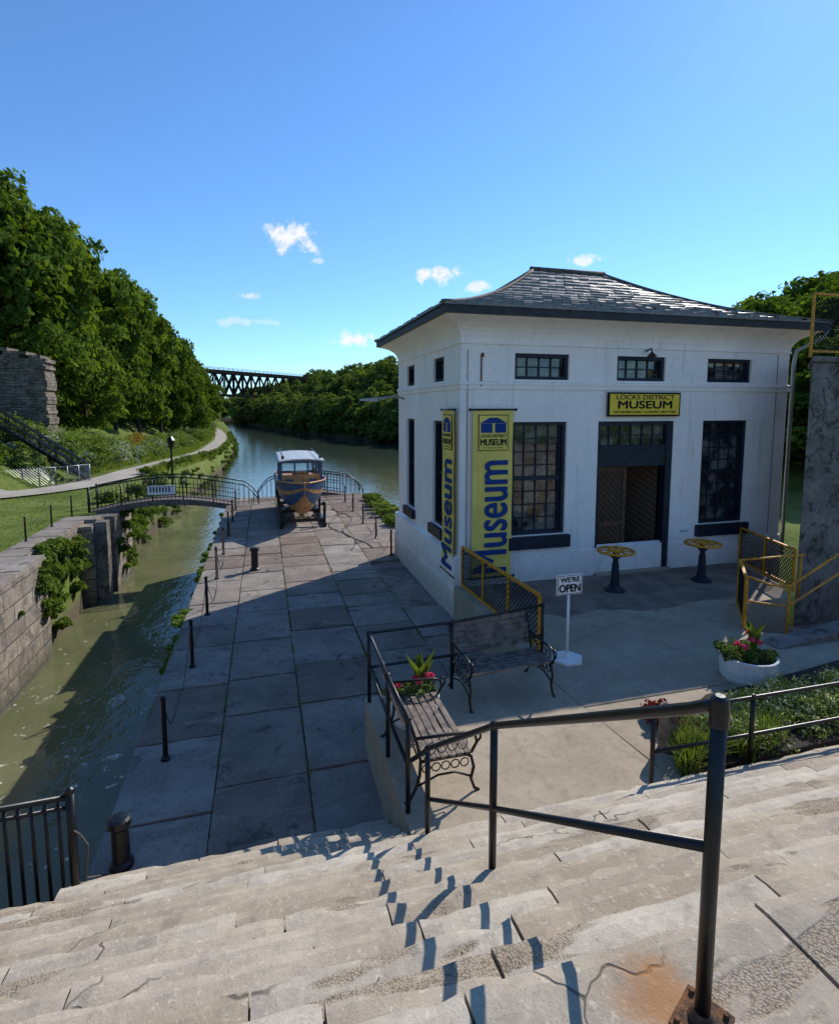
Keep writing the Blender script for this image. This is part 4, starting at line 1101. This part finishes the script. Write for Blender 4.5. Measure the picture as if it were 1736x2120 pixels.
def grass(name,pts,h,w,mat='grassb',lean=.5):
    n=len(pts); P=np.array(pts); a=rng.random(n)*6.283; hh=h*(.5+.7*rng.random(n)); ln=hh*lean*rng.random(n)
    dx=np.stack([np.cos(a),np.sin(a),np.zeros(n)],1); sdx=np.stack([-np.sin(a),np.cos(a),np.zeros(n)],1)*w
    up=np.array([0,0,1.])
    mid=P+dx*(ln*.3)[:,None]+up*(hh*.55)[:,None]; tip=P+dx*ln[:,None]+up*hh[:,None]*.95
    V=np.stack([P-sdx,P+sdx,mid+sdx*.8,mid-sdx*.8],1); V2=np.stack([mid-sdx*.8,mid+sdx*.8,tip+sdx*.1,tip-sdx*.1],1)
    V=np.concatenate([V,V2],1).reshape(-1,3); T_=np.repeat(rng.random(n),2)
    return obj(name,quadmesh(name,V,T_,[mat]))
pts=[]
for _ in range(24000):
    y=random.uniform(14,60); x=random.uniform(-22,-8.25) if y<32 else random.uniform(-20,np.interp(y,YL,XL)-.9)
    pts.append((x,y,float(hz(x,y))-.01))
grass('lawn_grass',pts,.09,.014)
pts=[]
for _ in range(24000):
    y=random.uniform(44,140); xl=float(np.interp(y,YL,XL)); x=xl-random.choice([random.uniform(.8,1.6),random.uniform(4.6,7)])
    pts.append((x,y,float(hz(x,y))-.02))
grass('verge_grass',pts,.45,.03)
pts=[]
for _ in range(170):
    xc=random.choice([-.69,.42,.42,1.72,2.95,-1.78]); yc=random.uniform(5.6,29)
    if xc>1.2 and yc<7.2: continue
    for _ in range(random.randint(5,22)): pts.append((xc+random.gauss(0,.012),yc+random.gauss(0,.09),-.72))
grass('joint_weeds',pts,.07,.004,'grassb',1.2)

b=B(); b.prism([(4.15,4.55),(9.1,4.55),(9.1,6.2),(6.4,5.85),(5.6,5.80),(4.5,5.2)],-.0,.07,'soil')
b.make('garden_bed')
b=B(); b.lathe(4.35,5.02,[(.105,0),(.105,.40),(.11,.43),(.10,.52),(.03,.56)],'wood',12); b.make('timber_post')
it=[]
for _ in range(50): it.append((random.uniform(4.95,8.2),random.uniform(4.7,5.35),.02,random.uniform(.20,.34)))
shrubs('garden_bush',it,280,.022,('shrub','flowerw'),.22,.9,.35)
it=[(random.uniform(4.5,5.1),random.uniform(5.1,5.6),.02,random.uniform(.12,.2)) for _ in range(8)]
shrubs('red_foliage_plant',it,100,.03,('red',))
pts=[]
for _ in range(16):
    cx_,cy_=random.uniform(4.2,5.6),random.uniform(4.55,4.95)
    for _ in range(90): pts.append((cx_+random.gauss(0,.05),cy_+random.gauss(0,.05),.05))
grass('ornamental_grass',pts,.30,.008,'grassb',1.1)

def planter(name,x,y,r,h,canna=True):
    e=empty(name); b=B()
    b.lathe(x,y,[(r*.88,0),(r*.97,.06),(r,h*.5),(r*.99,h*.9),(r*1.03,h*.92),(r*1.03,h),(r*.93,h),(r*.92,h-.05)],'pot',28)
    b.lathe(x,y,[(r*.93,h-.08),(r*.92,h-.03)],'soil',20); b.make('tub',e)
    it=[(x+random.gauss(0,r*.42),y+random.gauss(0,r*.42),h-.05,random.uniform(.09,.16)) for _ in range(14)]
    o=shrubs('geranium_leaves',it,60,.028,('shrub',)); o.parent=e
    it=[(x+random.uniform(-r*.8,r*.8),y+random.uniform(-r*.8,r*.5),h+random.uniform(.12,.26),.045) for _ in range(5)]
    o=shrubs('geranium_blooms',it,26,.016,('pink',),0,1.2,.9); o.parent=e
    bb=B()
    for i in range(11):
        a=random.uniform(0,6.28); l=random.uniform(.28,.5); tx,ty=x+.08+math.cos(a)*l*.45,y+math.sin(a)*l*.45
        z0=h+random.uniform(0,.15); s_=Vector((-math.sin(a),math.cos(a),0))*.045
        p0=Vector((x+.08,y,z0));p1=p0.lerp(Vector((tx,ty,z0+l)),.5)+Vector((0,0,.05));p2=Vector((tx,ty,z0+l*.95))
        bb.add([tuple(p0),tuple(p1-s_),tuple(p2),tuple(p1+s_)],[(0,1,2,3)],'grassb',random.random()*.4)
    bb.make('canna_leaves',e)
planter('flower_planter',6.62,6.12,.37,.36)
planter('flower_planter',1.72,6.38,.30,.34)

# ------------------------------------------------------------ sun + sky
to_sun=Vector((1.04,.74,1.0)).normalized()
elev=math.asin(to_sun.z); az=math.atan2(to_sun.x,to_sun.y)
sl=bpy.data.lights.new('sun','SUN'); sl.energy=5.0; sl.angle=D2R(.5); sl.color=(1.0,.94,.85)
so=bpy.data.objects.new('sun',sl); COL.objects.link(so); so.rotation_euler=to_sun.to_track_quat('Z','Y').to_euler(); so.location=(30,20,40)
wd=bpy.data.worlds.new('World'); scene.world=wd; wd.use_nodes=True; nt=wd.node_tree; nt.nodes.clear()
out=N(nt,'ShaderNodeOutputWorld'); bg=N(nt,'ShaderNodeBackground'); bg.inputs['Strength'].default_value=.15
sky=N(nt,'ShaderNodeTexSky',sky_type='NISHITA'); sky.sun_disc=False; sky.sun_elevation=elev; sky.sun_rotation=az
sky.air_density=1.0; sky.dust_density=.12; sky.ozone_density=2.5; sky.altitude=200
skyc=mix(nt,1.0,sky.outputs[0],(.68,.99,1.28),'MULTIPLY')
tc=N(nt,'ShaderNodeTexCoord'); dirv=tc.outputs['Generated']
nz=N(nt,'ShaderNodeTexNoise'); nz.inputs['Scale'].default_value=38; nz.inputs['Detail'].default_value=5; nz.inputs['Roughness'].default_value=.62; nt.links.new(dirv,nz.inputs['Vector'])
tot=None
for c,rx,rz,st_ in [((.050,.960,.276),.050,.030,1),((.287,.931,.224),.046,.022,1),((.159,.980,.118),.054,.018,1),((.510,.827,.236),.030,.011,.85),((-.022,.983,.182),.022,.009,.6),((-.046,.989,.142),.06,.009,.4),((.36,.905,.205),.03,.012,.8),((.09,.965,.242),.014,.006,.5),((-.0,.985,.143),.04,.006,.3)]:
    s=N(nt,'ShaderNodeVectorMath',operation='SUBTRACT'); nt.links.new(dirv,s.inputs[0]); s.inputs[1].default_value=c
    m=N(nt,'ShaderNodeVectorMath',operation='DIVIDE'); nt.links.new(s.outputs[0],m.inputs[0]); m.inputs[1].default_value=(rx,rx*1.6,rz)
    l=N(nt,'ShaderNodeVectorMath',operation='LENGTH'); nt.links.new(m.outputs[0],l.inputs[0])
    f_=math_(nt,'SUBTRACT',1.0,l.outputs['Value'])
    f_=math_(nt,'ADD',f_,math_(nt,'MULTIPLY',math_(nt,'SUBTRACT',nz.outputs['Fac'],.55),3.2))
    f_=math_(nt,'MULTIPLY',ramp(nt,f_,.0,.75),math_(nt,'MULTIPLY',ramp(nt,l.outputs['Value'],1.9,1.1),st_))
    tot=f_ if tot is None else math_(nt,'MAXIMUM',tot,f_)
colr=mix(nt,tot,skyc,(6.4,6.5,6.7))
nt.links.new(colr,bg.inputs[0]); nt.links.new(bg.outputs[0],out.inputs[0])

# ------------------------------------------------------------ camera
cam=bpy.data.cameras.new('camera'); co=bpy.data.objects.new('camera',cam); COL.objects.link(co)
cam.sensor_fit='HORIZONTAL'; cam.sensor_width=36; cam.lens=1150/1736*36; cam.shift_y=-100/1736
co.location=(0,0,3.9); co.rotation_euler=(D2R(90)-math.atan(116.3/1144),0,-D2R(15.6))
cam.clip_start=.05; cam.clip_end=6000; scene.camera=co
scene.view_settings.view_transform='Standard'; scene.view_settings.look='None'; scene.view_settings.exposure=0
